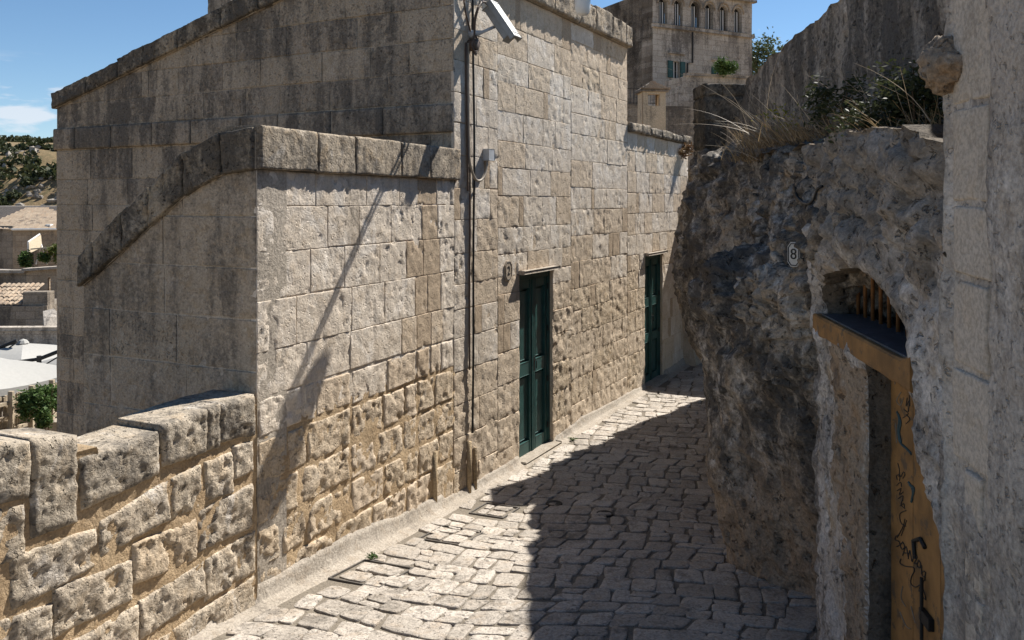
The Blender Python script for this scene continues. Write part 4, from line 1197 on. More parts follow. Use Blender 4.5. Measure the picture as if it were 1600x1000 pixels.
far_secs = [  # unseen back stretched out so the rock casts more shade on the lane
 (-.1, [(3.2, 7.7), (2.7, 8.2), (2.32, 8.6), (2.26, 9.0), (2.5, 9.4), (3.1, 9.7), (4.2, 10)]),
 (.30, [(3.2, 7.7), (2.7, 8.2), (2.34, 8.6), (2.30, 9.0), (2.55, 9.4), (3.1, 9.7), (4.2, 10)]),
 (.55, [(3.2, 7.7), (2.75, 8.3), (2.55, 8.8), (2.55, 9.2), (2.7, 9.6), (3.2, 10), (4.2, 10.3)]),
 (1.0, [(3.0, 7.5), (2.6, 8.2), (2.32, 8.8), (2.22, 9.4), (2.407, 10.25), (3.188, 11.0), (4.558, 11.86)]),
 (1.4, [(2.8, 7.3), (2.4, 8.0), (2.12, 8.8), (2.02, 9.5), (2.332, 10.58), (3.21, 11.62), (4.67, 12.88)]),
 (1.75, [(2.7, 7.2), (2.25, 7.9), (2.0, 8.7), (1.9, 9.5), (2.356, 10.76), (3.28, 12.0), (4.76, 13.58)]),
 (2.1, [(2.6, 7.1), (2.2, 7.8), (1.94, 8.7), (1.83, 9.5), (2.42, 10.9), (3.35, 12.3), (4.85, 14.2)]),
 (2.4, [(2.6, 7.1), (2.2, 7.8), (1.98, 8.7), (1.9, 9.5), (2.42, 10.9), (3.35, 12.3), (4.85, 14.2)]),
 (2.75, [(2.6, 7.1), (2.2, 7.8), (2.06, 8.7), (1.99, 9.6), (2.42, 10.9), (3.35, 12.3), (4.85, 14.2)]),
 (3.1, [(2.6, 7.1), (2.25, 7.8), (2.12, 8.7), (2.05, 9.6), (2.42, 10.9), (3.35, 12.3), (4.85, 14.2)]),
 (3.4, [(2.6, 7.1), (2.3, 7.8), (2.18, 8.7), (2.14, 9.6), (2.42, 10.9), (3.35, 12.3), (4.85, 14.2)]),
 (3.55, [(2.8, 7.1), (2.6, 7.9), (2.5, 8.8), (2.5, 9.6), (2.42, 10.9), (3.35, 12.3), (4.85, 14.2)])]
V, F = loft(far_secs, 320, 260, .10, 8)
mesh_obj("rock_face", V, F, M['rock'], ROCK)
# earth on the ledge above the rock
def ledge():
    xs = np.linspace(0, 1, 40); ys = np.linspace(2.9, 11.5, 120)
    U, Y = np.meshgrid(xs, ys)
    x0 = np.interp(Y, [2.9, 3.5, 4.7, 5.8, 6.8, 7.9, 9.6, 11.5], [1.70, 1.72, 1.80, 2.02, 2.15, 2.25, 2.2, 2.8])
    X = x0 + U*2.2
    Z = np.interp(Y, [2.9, 4.6, 6, 8, 11.5], [3.06, 3.20, 3.27, 3.36, 3.4]) + .10*sstep(0, .15, U) + .08*fbm(np.stack([X, Y, X*0], -1), 2.2, 4)
    n, m = X.shape; idx = np.arange(n*m).reshape(n, m)
    q = np.stack([idx[:-1, :-1], idx[:-1, 1:], idx[1:, 1:], idx[1:, :-1]], -1).reshape(-1, 4)
    mesh_obj("ledge_soil", np.stack([X, Y, Z], -1).reshape(-1, 3), q, M['rock'], ROCK)
ledge()
def boulder(name, c, rad, mat, parent, seed, amp=.22, sub=5):
    bm = bmesh.new(); bmesh.ops.create_icosphere(bm, subdivisions=sub, radius=1)
    v = np.array([x.co for x in bm.verts]); f = [[x.index for x in fc.verts] for fc in bm.faces]; bm.free()
    d = 1 + amp*fbm(v, 1.3, 3, seed=seed) + amp*.6*ridged(v, 2.6, 3, seed=seed+1) + amp*.25*fbm(v, 9, 3, seed=seed)
    return mesh_obj(name, v*d[:, None]*np.array(rad) + np.array(c), f, mat, parent)

# ------------------------------------------------------------------ cave house front
CAVE = thing("cave_house", (1.75, 4.2, 0), "cave dwelling front of flaking whitewashed rock with ochre door and lintel", "house")
def cave():
    px = FR.px
    L_ = px(1349, 700)[0]
    zj = np.arange(-.1, 2.1, .05)
    door_hole = [(L_, -.2)] + [(L_ + .016*float(fbm(np.array([[z*5, 3., 1.]]), 1, 4, .6)[0]), float(z)) for z in zj] + [(L_, 2.14), px(1372, 600), px(1423, 596), px(1422, 640), px(1425, 690), px(1431, 730), px(1439, 768), px(1450, 796), px(1460, 832), px(1464, 872), px(1471, 905),
                 px(1481, 945), px(1493, 985), px(1505, 1040), (px(1517, 800)[0], -.2)]
    k0 = len(zj)+2; door_hole[k0] = (door_hole[k0][0], 2.14); door_hole[k0+1] = (door_hole[k0+1][0], 2.14)
    niche = [px(1284, 494), px(1283, 470), px(1287, 446), px(1296, 428), px(1318, 419), px(1343, 419), px(1356, 426), px(1368, 441), px(1383, 466), px(1396, 498), px(1408, 530), px(1416, 548)]
    niche = [(t, max(z, 2.262)) for t, z in niche]; niche[0] = (niche[0][0], 2.262); niche[-1] = (niche[-1][0], 2.262)
    y0, y1 = 2.92, 5.02
    outer = [(y0, -.25), (door_hole[-1][0]-.001, -.25), (door_hole[-1][0]+.0, -.25), (y1, -.25), (y1+.02, .6), (y1-.02, 1.2), (y1+.03, 1.8), (y1+.06, 2.4), (y1+.05, 3.0), (y1, 3.42), (y0, 3.42)]
    edge = [(y1 + float(np.interp(z, [0, .6, 1.2, 1.8, 2.4, 2.9], [0, .02, -.02, .03, .06, .05])) + .03*float(fbm(np.array([[z*3.5, 8., 2.]]), 1, 4, .6)[0]), float(z)) for z in np.arange(0, 3.0, .06)]
    outer = [(y0, -.25), (y1, -.25)] + edge + [(float(t), float(np.interp(t, [2.9, 3.6, 4.2, 5.1], [3.13, 3.21, 3.26, 3.22]) + .07*fbm(np.array([[t*4.5, 2., 7.]]), 1, 4, .6)[0])) for t in np.arange(y1, y0, -.05)] + [(y0, 3.12)]
    def disp(t, z):
        P = FR.p(t, 0, z)
        up = sstep(2.0, 2.9, z)
        a = fbm(P, 2.2, 4, seed=21); b = ridged(P, 4.0, 4, seed=22); c = fbm(P, 14, 3, seed=23); e = fbm(P, 34, 2, seed=24)
        dd = seg_dist(t, z, door_hole)
        d = (.026 + .04*up)*a*sstep(0, .12, dd) + (.006+.045*up)*b + .014*c*(.5+.5*up) + .006*e + .02*up*fbm(P, 8, 4, .6, seed=26)
        # plaster that has flaked off in steps
        fl = sstep(.03, .08, fbm(P, 3.0, 5, .6, seed=30)); fl2 = sstep(.10, .15, fbm(P, 5.5, 5, .6, seed=33)); d = d + (.014*fl + .010*fl2)*sstep(0, .05, dd) - .016
        g1, g2 = worley(P*np.array([1, 1, 1.3]), 5.0, 3)
        d = d + up*(.05*(.5-g1) - .03*(1-sstep(0, .14, g2-g1)))
        # a smooth hood of stone over the niche, and the mass swelling out above it
        d = d + .03*up*sstep(2.95, 3.3, t)
        dn = seg_dist(t, z, niche)
        d = d - .04*(1-sstep(0, .06, dn)) + .02*np.exp(-((dn-.12)/.06)**2)
        d = d + sstep(L_, L_+.06, t)*(1-up)*(.030*fbm(P, 5, 4, .6, seed=71) + .012*ridged(P, 12, 3, seed=72))
        # rounded far edge
        d = d - .16*sstep(y1-.16, y1+.05, t)**2
        d = d - .010*(1-sstep(0, .02, dd))
        return d
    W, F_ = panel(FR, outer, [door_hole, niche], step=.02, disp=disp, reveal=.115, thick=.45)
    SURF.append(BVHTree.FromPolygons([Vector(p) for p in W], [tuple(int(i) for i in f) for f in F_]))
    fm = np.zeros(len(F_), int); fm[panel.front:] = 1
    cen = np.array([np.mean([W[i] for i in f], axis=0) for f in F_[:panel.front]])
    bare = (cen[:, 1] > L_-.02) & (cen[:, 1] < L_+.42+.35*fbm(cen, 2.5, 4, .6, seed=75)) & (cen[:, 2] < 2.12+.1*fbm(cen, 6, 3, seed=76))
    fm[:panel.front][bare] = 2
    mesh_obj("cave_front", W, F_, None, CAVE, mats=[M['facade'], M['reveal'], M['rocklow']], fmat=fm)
    # the door itself: ochre boards set back in the opening
    T = Vector((FR.t[0], FR.t[1], 0)); N_ = Vector((FR.n[0], FR.n[1], 0)); Z_ = Vector((0, 0, 1))
    a, b = px(1512, 800)[0]-.05, L_+.02
    dr = MB(); dr.box(FR.v((a+b)/2, -.160, 1.16), T*((b-a)/2), N_*.012, Z_*1.02); d = dr.build("door", M['orange'], CAVE)
    n = 4; w = (b-a)/n
    for i in range(n):
        bd = MB(); bd.box(FR.v(a+w*(i+.5), -.140, 1.16), T*(w/2-.0025), N_*.014, Z_*1.02, .004)
        bd.build("door_board", M['orange'], d)
    # hasp, bolt and a squarish bracket
    hw = MB()
    t_, z_ = px(1437, 862)
    fr2 = Frame(FR.p(0, -.1255, 0)[:2], FR.t, FR.n)
    def pd(u, v): return fr2.px(u, v)
    q = [pd(*p) for p in ((1428, 842), (1430, 874), (1440, 872), (1437, 852), (1449, 862), (1448, 846))]
    hw.tube([fr2.v(t, .008, z) for t, z in [pd(1432, 873), pd(1430, 845), pd(1441, 842), pd(1448, 856)]], .009, 6)
    hw.build("bracket", M['iron'], d)
    h2 = MB(); t_, z_ = pd(1452, 968)
    h2.box(fr2.v(t_, .012, z_), T*.055, N_*.012, Z_*.026, .004)
    t2, z2 = pd(1456, 930)
    h2.tube([fr2.v(t_+.03, .02, z_+.16), fr2.v(t_+.03, .02, z_-.12)], .008, 8)
    h2.build("bolt", M['iron'], d)
    # graffiti in black marker: strokes traced as thin ribbons lying on the boards
    def strokes(lines, r, name, mat):
        mb = MB()
        for ln in lines:
            pts = [fr2.v(*(lambda q: (q[0], .0015, q[1]))(pd(*p))) for p in ln]
            pts = catmull(pts, 4) if len(pts) > 2 else pts
            mb.tube(pts, r, 5)
        return mb.build(name, mat, d)
    Gx = lambda x, y: (1251+x*.43, 560+y*.44)       # points as read on an enlarged crop
    def G(*p): return [Gx(p[i], p[i+1]) for i in range(0, len(p), 2)]
    word = [G(358, 628, 347, 632, 345, 645, 358, 650, 362, 662, 350, 668),                    # S
            G(372, 652, 364, 664, 370, 678, 379, 668, 372, 652),                              # O
            G(372, 700, 384, 668, 392, 706), G(375, 690, 391, 692),                           # A
            G(392, 712, 398, 682, 406, 722, 413, 692),                                        # N
            G(412, 704, 420, 698, 424, 708, 414, 728, 428, 726),                              # 2
            G(430, 716, 424, 734, 432, 744, 438, 730, 430, 716),                              # 0
            G(436, 744, 441, 736, 440, 766),                                                  # 1
            G(452, 756, 443, 758, 444, 774, 454, 772, 455, 758, 452, 790),                    # 9
            G(366, 712, 362, 726, 380, 738, 410, 742, 414, 756, 404, 776, 402, 800, 418, 812, 436, 802, 448, 790, 432, 822, 456, 858, 446, 820, 430, 826)]
    strokes(word, .0026, "graffiti_lettering", M['ink'])
    tagv = [G(354, 372, 360, 396, 358, 420), G(352, 432, 350, 416, 362, 414, 360, 436), G(366, 420, 374, 404, 380, 412, 372, 426), G(350, 452, 364, 440, 368, 456), G(352, 470, 366, 462, 360, 484, 374, 474),
            G(356, 498, 372, 488, 372, 506), G(372, 500, 366, 520, 376, 530), G(362, 524, 376, 516, 378, 534), G(384, 540, 362, 552, 366, 584, 384, 596), G(380, 570, 372, 600, 352, 636), G(386, 575, 376, 604, 366, 630)]
    strokes(tagv, .0022, "graffiti_tag", M['ink'])
    tg2 = [G(388, 140, 384, 170, 396, 150, 392, 190), G(376, 182, 392, 196, 372, 212), G(384, 200, 398, 216, 384, 232), G(396, 130, 398, 170)]
    strokes(tg2, .002, "graffiti_tag", M['ink'])
    tealp = [G(352, 190, 360, 215, 356, 250, 362, 296, 388, 322, 404, 340), G(358, 200, 366, 228, 360, 262, 368, 300), G(394, 440, 410, 470, 404, 510), G(398, 450, 414, 462, 408, 490)]
    for ln in tealp: strokes([ln], .006, "graffiti_paint", M['teal'])
    pale = [G(342, 40, 344, 92), G(352, 50, 352, 84, 360, 66), G(368, 84, 376, 78, 384, 98), G(346, 230, 350, 300), G(366, 120, 350, 150, 364, 166, 374, 140), G(372, 810, 366, 850, 382, 880), G(362, 900, 384, 950, 400, 960), G(402, 880, 418, 940)]
    strokes(pale, .0022, "graffiti_scrawl", M['teal2'])
    # lintel beam with a slate flashing on top
    bm_ = MB()
    ta, tb_ = px(1436, 560)[0], px(1280, 500)[0]
    r = np.random.default_rng(8)
    n = 26; rows = []
    ts = np.linspace(ta, tb_, n)
    for t in ts:
        j = .006*float(fbm(np.array([[t*9, 0., 0.]]), 1, 3)[0])
        lump = .035*math.exp(-((t-ta)/.07)**2)
        rows.append([FR.v(t, -.14, 2.15), FR.v(t, .028+j, 2.148-j), FR.v(t, .034+j, 2.158), FR.v(t, .034+j*.6, 2.248+j+lump), FR.v(t, .026+j, 2.258+lump), FR.v(t, -.14, 2.255)])
    vs = [p for rw in rows for p in rw]; fs = []
    for i in range(n-1):
        for k in range(6):
            kk = (k+1) % 6
            fs.append((i*6+k, i*6+kk, (i+1)*6+kk, (i+1)*6+k))
    fs += [tuple(range(6))[::-1], tuple((n-1)*6+k for k in range(6))]
    bm_.add(vs, fs); lin = bm_.build("lintel", M['orange'], CAVE)
    me = lin.data; b2 = bmesh.new(); b2.from_mesh(me); bmesh.ops.recalc_face_normals(b2, faces=b2.faces); b2.to_mesh(me); b2.free()
    fl = MB(); fl.box(FR.v((ta+tb_)/2-.02, -.110, 2.263), T*((tb_-ta)/2-.06), N_*.115, Z_*.005, .002)
    fl.build("sill_flashing", M['flash'], CAVE)
    # rusty bars in the niche and the dark room behind
    gr = MB(); gr.box(FR.v(4.38, -.182, 2.52), T*.42, N_*.006, Z_*.012); grille = gr.build("window_grille", M['rust'], CAVE)
    for t in np.linspace(3.96, 4.72, 7):
        b3 = MB(); b3.tube([FR.v(t, -.19, 2.265), FR.v(t+.004, -.19, 2.82)], .0105, 8); b3.build("window_bar", M['rust'], grille, smooth=True)
    rm = MB()
    # back room shell (five sides), so that the openings are really dark
    c = [FR.v(t, o, z) for t in (3.0, 5.3) for o in (-.27, -1.6) for z in (-.2, 3.2)]
    rm.add(c, [(2, 3, 7, 6), (0, 1, 3, 2), (4, 6, 7, 5), (1, 5, 7, 3), (0, 2, 6, 4)])
    rm.build("inner_room", M['rock'], CAVE)
    # thick rock cheeks of the niche
    for nm, t, s, sd in (("niche_rock", 5.00, (.12, .14, .30), 3),):
        q_ = FR.v(t, -.15, 2.50); boulder(nm, q_, (.13, .20, .27), M['rocklow'], CAVE, sd, .25, 4)
    jm = MB(); jm.box(FR.v(L_+.10, -.30, 1.0), T*.09, N_*.155, Z_*1.13); jm.build("door_jamb", M['rocklow'], CAVE)
M['reveal'] = stone_mat("dark_stone_reveal", (.16, .14, .115), (.115, .10, .08), c=(.13, .095, .06), lichen=.5, lcol=(.05, .046, .04), pit=1.0, pitscale=24, bump=1.0)  # reveals and rim of the cave front in a darker brown stone
M['teal'] = flat_mat("faded_teal_spray", (.035, .07, .075), rough=.7)
M['teal2'] = flat_mat("pale_chalk_scrawl", (.22, .20, .16), rough=.8)
cave()

# ------------------------------------------------------------------ near wall beside the cave house
NEAR = thing("rendered_wall", (1.5, 2.0, 0), "tall pale streaked wall with smooth quoin blocks beside the ochre door", "wall")
def near_wall():
    outer = [(-3.0, -.3), (2.93, -.3), (2.95, .8), (2.925, 1.6), (2.945, 2.4), (2.93, 3.2), (2.945, 4.2), (2.94, 5.2), (-3.0, 5.2)]
    def disp(t, z):
        P = FR.p(t, 0, z)
        d = .045 + .016*fbm(P, 2.5, 4, seed=41) + .010*sstep(.02, .07, fbm(P*np.array([1, 1, .6]), 4, 5, .6, seed=42)) + .007*fbm(P, 16, 3, seed=43) + .003*fbm(P, 40, 2, seed=45)
        d = d - .018*((t > 2.60) & (t < 2.90))
        return d
    W, F_ = panel(FR, outer, [], step=.028, disp=disp, thick=.4)
    w = mesh_obj("wall_face", W, F_, M['nearwall'], NEAR)
    r = random.Random(3)
    zs = [.75, 1.15, 1.62, 2.02, 2.34, 2.64, 2.89, 3.22, 3.75, 4.25, 4.8]
    for a, b in zip(zs[:-1], zs[1:]):
        l = 2.62 + r.uniform(-.02, .02) + (.08 if b < 1.7 else 0); rr = 2.885 + r.uniform(-.015, .01) - (.03 if b < 1.7 else 0)
        if b < 2.05: l, rr = 2.665, 2.80
        sk = r.uniform(-.012, .012)
        block("quoin_block", FR, l, rr, a, b, M['nearblock'], w, res=.03, bev=.008, rough=.004, proud=.038, depth=.04, jag=.006, pit=.004,
              quad=[(l, a+.006), (rr, a+.006+sk), (rr, b-.006+sk*.5), (l, b-.006)])
    knob_c = FR.v(2.93, .02, 3.37)
    boulder("rock_knob", knob_c, (.085, .10, .10), M['rocklow'], NEAR, 6, .30, 5)
near_wall()

# ------------------------------------------------------------------ upper terrace wall over the rock
FU = Frame((2.55, 0), (0, 1), (-1, 0))
UP = thing("terrace_wall", (2.3, 6, 3.3), "tall dark streaked rubble wall standing on the rock ledge behind the bushes", "wall")
def upper():
    def top(t): return 4.47 - .0925*(t-6.5) + .012*np.sin(t*7) + .01*np.sin(t*17+1)
    ts = np.linspace(1.5, 9.05, 90)
    outer = [(1.5, 3.1), (9.9, 3.1), (9.9, 3.82), (9.3, 3.86), (9.1, 4.1)] + [(float(t), float(top(t)+.02*fbm(np.array([[t*6, 1., 1.]]), 1, 3)[0])) for t in ts[::-1]]
    def disp(t, z):
        P = FU.p(t, 0, z)
        return .03*fbm(P, 2.2, 4, seed=51) + .028*ridged(P*np.array([1, 1, .5]), 5, 4, seed=52) + .016*fbm(P, 16, 3, seed=53)
    W, F_ = panel(FU, outer, [], step=.04, disp=disp, thick=.45)
    mesh_obj("wall_face", W, F_, M['upper'], UP)
upper()
PIL = thing("gate_pillar", (2.75, 10.9, 3.3), "dark square masonry pillar at the far end of the rock ledge", "pillar")
def pillar():
    f1 = Frame((2.377, 10.3), (1, .05), (.05, -1))
    core = slab("pillar_core", f1, .02, .53, 2.6, 4.33, -.5, -.012, M['pillardark'], PIL)
    fw = Frame((2.377, 10.3), (-.05, 1), (-1, -.05))
    r = random.Random(2)
    z = 2.6
    while z < 4.28:
        h = min(r.uniform(.26, .36), 4.38-z)
        if 4.38-z-h < .15: h = 4.38-z
        s = r.uniform(.2, .34)
        block("stone_block", f1, 0, s-.005, z, z+h-.01, M['pillardark'], core, res=.05, bev=.022, rough=.014, ero=.02, proud=.01, depth=.52 if z+h > 4.33 else .05)
        block("stone_block", f1, s+.005, .55, z, z+h-.01, M['pillardark'], core, res=.05, bev=.022, rough=.014, ero=.02, proud=.01, depth=.52 if z+h > 4.33 else .05)
        block("stone_block", fw, 0.01, .5, z, z+h-.01, M['pillardark'], core, res=.06, bev=.022, rough=.014, ero=.02, proud=.01, depth=.05)
        z += h
pillar()

# ------------------------------------------------------------------ fittings on the house wall
ZV = Vector((0, 0, 1))
TM = Vector((FM.t[0], FM.t[1], 0)); NM = Vector((FM.n[0], FM.n[1], 0))
def cctv():
    root = thing("security_camera", tuple(FM.p(.16, .12, 4.45)), "grey bullet security camera on a wall bracket at the house corner", "camera")
    c = FM.v(.30, .26, 4.67)
    ax = Vector((.50, -.30, -.80)).normalized()                 # looks down the lane
    side = ax.cross(Vector((.35, .9, .15))).normalized(); up = side.cross(ax).normalized()
    b = MB(); b.box(c, ax*.20, side*.060, up*.055, .014); b.build("camera_body", M['cctv'], root)
    h = MB(); h.box(c + ax*.015 + side*.064, ax*.24, side*.006, up*.072, .004)
    h.box(c + ax*.015 + side*.036 + up*.070, ax*.24, side*.026, up*.004, .002)
    h.box(c + ax*.015 + side*.036 - up*.070, ax*.24, side*.026, up*.004, .002)
    h.build("sun_hood", M['cctv'], root)
    g = MB(); g.box(c + ax*.191, ax*.002, side*.036, up*.032); g.build("lens_glass", M['glass'], root)
    w = FM.v(.16, .03, 4.55)
    a = MB(); a.tube([FM.v(.16, .0, 4.55), w, FM.v(.2, .12, 4.57), c - side*.05], [.05, .04, .016, .016], 12); a.build("bracket_arm", M['greyp'], root, smooth=True)
    j = MB(); j.lathe([(.001, .0), (.058, .0), (.06, .02), (.06, .075), (.05, .085), (.001, .085)], (0, 0, 0), 18)
    R = Matrix((TM, ZV, NM)).transposed()
    o0 = FM.v(.14, .005, 4.44)
    j.v = [tuple(o0 + R @ Vector(p)) for p in j.v]; j.build("junction_dish", M['brownc'], root, smooth=True)
    for k in range(3):
        d = .016*k
        pts = [c - ax*.19 + side*.01*k, c - ax*.25 - NM*.04 + ZV*.02, FM.v(.13-d, .13, 4.83-d), FM.v(.09-d*.5, .10, 4.68), FM.v(.10, .08, 4.52), FM.v(.06+d, .07, 4.42), FM.v(.13, .08, 4.37-d), FM.v(.20-d, .08, 4.46), FM.v(.13, .07, 4.53)]
        cb = MB(); cb.tube(catmull(pts, 7), .009, 8); cb.build("camera_lead", M['brownc'], root, smooth=True)
cctv()
def cables():
    r = random.Random(5)
    def run(name, t, o, z0, z1, rad, mat, label, sway=.012, extra=None):
        zs = np.arange(z1, z0, -.16); pts = []
        ph = r.random()*6
        for z in list(zs)+[z0]:
            pts.append(FM.v(t + sway*math.sin(z*1.3+ph), o+.004*math.sin(z*3+ph), z))
        if extra: pts = extra + pts
        mb = MB(); mb.tube(pts, rad, 8)
        tag(mb.build(name, mat, None, smooth=True), label, "cable", "cables running down the house corner")
    run("cable", .175, .025, .62, 5.15, .011, M['black'], "thick black cable hanging down the pale house wall beside the corner")
    run("cable", .06, .02, 3.0, 4.45, .010, M['brownc'], "brown cable clipped to the house corner, ending at the terrace coping")
    run("cable", .105, .018, 1.25, 4.42, .009, M['brownc'], "thin brown cable running low down the house wall beside the black one", .016)
    mb = MB()
    P = [FM.v(.085, .02, 4.45), FM.v(.08, .02, 4.0), FM.v(.085, .025, 3.5), FM.v(.10, .03, 3.28), FM.v(.17, .045, 3.13), FM.v(.27, .05, 3.11), FM.v(.36, .05, 3.17), FM.v(.42, .04, 3.28), FM.v(.43, .03, 3.33)]
    mb.tube(catmull(P, 8), .013, 10)
    tag(mb.build("cable", M['beigec'], None, smooth=True), "beige conduit looping down the wall and up into the small grey box", "cable", "cables running down the house corner")
    bx = thing("junction_box", tuple(FM.p(.47, .03, 3.3)), "small grey square junction box on the house wall", "box")
    b = MB(); b.box(FM.v(.47, .03, 3.375), TM*.055, NM*.03, ZV*.055, .006); b.build("box_body", M['greyp'], bx)
    l = MB(); l.box(FM.v(.47, .064, 3.375), TM*.057, NM*.004, ZV*.057, .002); l.build("box_lid", M['greyp'], bx)
    # wire crossing to the corner from above
    mb = MB(); mb.tube(catmull([FM.v(.14, .02, 4.55), FM.v(.03, .02, 4.75), FM.v(-.03, .03, 4.95), FM.v(-.02, .02, 5.15)], 6), .009, 8)
    tag(mb.build("cable", M['brownc'], None, smooth=True), "short brown cable curving up the corner to the eaves", "cable", "cables running down the house corner")
    # rusty pipe stubs let into the wall foot
    for t, z0, z1, w, lb in ((-.52, .12, .62, .028, "tallest cement coated pipe at the foot of the terrace wall, apart from the cables"),
                         (.10, .10, .55, .024, "cement coated pipe at the wall foot just below the cables"), (.22, .10, .46, .02, "shortest and thinnest cement coated pipe at the foot of the house wall")):
        mb = MB(); mb.tube([FM.v(t, .02, z0-.05), FM.v(t, .022, z1)], w, 10)
        tag(mb.build("pipe_stub", M['pipe'], None, smooth=True), lb, "pipe", "pipes at the wall foot")
M['pipe'] = stone_mat("cement_coated_pipe", (.36, .29, .19), (.30, .24, .16), lichen=.25, pit=.4, bump=.6)
cables()
def wall_lamp():
    t, Lh = .39, 1.10
    root = thing("street_lamp", tuple(FM.p(t, .02, 5.2)), "wall lamp with opal glass shade reaching out high over the lane", "lamp")
    for nm, z0, z1, rad in (("arm", 5.22, 5.25, .016), ("brace", 5.06, 5.19, .013)):
        a = MB(); a.tube(catmull([FM.v(t, .0, z0), FM.v(t, .35, (z0+z1)/2+.02), FM.v(t, .7, z1+.01), FM.v(t, Lh, z1)], 5), rad, 8)
        a.build(nm, M['iron'], root, smooth=True)
    c = FM.p(t, Lh, 0)
    h = MB(); h.lathe([(.016, 5.28), (.018, 5.10), (.04, 5.06), (.05, 5.01), (.11, 4.985), (.188, 4.955), (.19, 4.945), (.10, 4.94), (.02, 4.94)], (c[0], c[1], 0), 28); h.build("lamp_cap", M['iron'], root, smooth=True)
    g = MB(); g.lathe([(.070, 4.94), (.076, 4.84), (.075, 4.74), (.064, 4.69), (.04, 4.67), (.001, 4.664)], (c[0], c[1], 0), 24); g.build("lamp_shade", M['shade'], root, smooth=True)
    p = MB(); p.box(FM.v(t, .012, 5.21), TM*.05, NM*.012, ZV*.13, .005); p.build("wall_plate", M['iron'], root)
wall_lamp()

def text_on(frame, s, t, o, z, size, mat, name, parent, flip=1, ext=.0015):
    cu = bpy.data.curves.new(name, 'FONT'); cu.body = s; cu.size = size; cu.align_x = 'CENTER'; cu.align_y = 'CENTER'; cu.extrude = ext
    tmp = bpy.data.objects.new("tmp_text", cu); COL.objects.link(tmp)
    dg = bpy.context.evaluated_depsgraph_get(); me = bpy.data.meshes.new_from_object(tmp.evaluated_get(dg))
    V = [frame.v(t + flip*v.co.x, o + v.co.z, z + v.co.y) for v in me.vertices]; F_ = [tuple(p.vertices) for p in me.polygons]
    bpy.data.objects.remove(tmp); bpy.data.curves.remove(cu)
    return mesh_obj(name, V, F_, mat, parent, False)
def plaque(frame, t, z, w, h, mat, digit, label, o=.0, flip=1):
    root = thing("house_number", tuple(frame.p(t, o, z-h/2)), label, "plaque")
    def octo(w_, h_): k = .38; return [(-w_, -h_*(1-k)), (-w_*(1-k*1.3), -h_), (w_*(1-k*1.3), -h_), (w_, -h_*(1-k)), (w_, h_*(1-k)), (w_*(1-k*1.3), h_), (-w_*(1-k*1.3), h_), (-w_, h_*(1-k))]
    def plate(w_, h_, o0, o1, m, nm):
        mb = MB(); q = octo(w_, h_)
        vs = [frame.v(t+a, o+o0, z+b) for a, b in q] + [frame.v(t+a, o+o1, z+b) for a, b in q]
        mb.add(vs, [tuple(range(8)), tuple(range(15, 7, -1))] + [(i, i+8, (i+1) % 8+8, (i+1) % 8) for i in range(8)])
        ob = mb.build(nm, m, root); bm = bmesh.new(); bm.from_mesh(ob.data); bmesh.ops.recalc_face_normals(bm, faces=bm.faces); bm.to_mesh(ob.data); bm.free()
    plate(w/2, h/2, -.03, .014, mat, "plate")
    mb = MB(); q = octo(w/2*.84, h/2*.88)
    pts = [frame.v(t+a, o+.0145, z+b) for a, b in q]; mb.tube(pts+[pts[0]], .0035, 5); mb.build("border_line", M['ink'], root)
    ob = text_on(frame, digit, t, o+.0165, z, h*.62, M['ink'], "numeral", root, flip)
plaque(FM, .94, 2.16, .155, .21, M['plaque'], "2", "octagonal stone house number 2 beside the first green door")
def on_rock(u, v):
    """survey point on the rock or cave front"""
    d = Vector(((u-800)/1300, 1, (315-v)/1300)); best = None
    for s in SURF:
        h = s.ray_cast(Vector((0, 0, EYE)), d)
        if h[0] is not None and (best is None or h[3] < best[1]): best = (h[0], h[3])
    return best[0]
pq = on_rock(1250, 397)
fq = Frame((pq.x, pq.y), (.62, -.78), (-.78, -.62))
plaque(fq, 0, pq.z, .085, .15, M['plaquew'], "8", "white octagonal house number 8 on the dark rock face", .055)

# drooping black cable hooked on the rock
mb = MB()
K = [on_rock(*p) + Vector((-.012, -.012, 0)) for p in ((1244, 292), (1247, 306), (1256, 316), (1266, 318), (1274, 310), (1279, 296), (1287, 291))]
mb.tube(catmull(K, 5), .008, 8)
tag(mb.build("cable", M['black'], None, smooth=True), "short black cable drooping in a loop on the dark rock", "cable")

# ------------------------------------------------------------------ plants
def leaves(c, rad, n, size, r, flat=.5, shell=.55, aspect=.45, clumps=0):
    c = np.array(c); rad = np.array(rad)
    d = r.normal(size=(n, 3)); d /= np.linalg.norm(d, axis=1)[:, None]
    P = d*r.uniform(shell, 1, (n, 1))
    if clumps:
        k = r.normal(size=(clumps, 3)); k /= np.linalg.norm(k, axis=1)[:, None]; k *= r.uniform(.35, .85, (clumps, 1))
        P = k[r.integers(0, clumps, n)] + r.normal(size=(n, 3))*.20
    P = P*rad + c
    a = r.normal(size=(n, 3)); a[:, 2] *= flat; a /= np.linalg.norm(a, axis=1)[:, None]
    b = r.normal(size=(n, 3)); b -= a*(a*b).sum(1)[:, None]; b /= np.linalg.norm(b, axis=1)[:, None]
    s = size*r.uniform(.6, 1.3, (n, 1))
    V = np.stack([P-a*s, P+b*s*aspect, P+a*s, P-b*s*aspect], 1).reshape(-1, 3)
    return V, np.arange(4*n).reshape(n, 4)
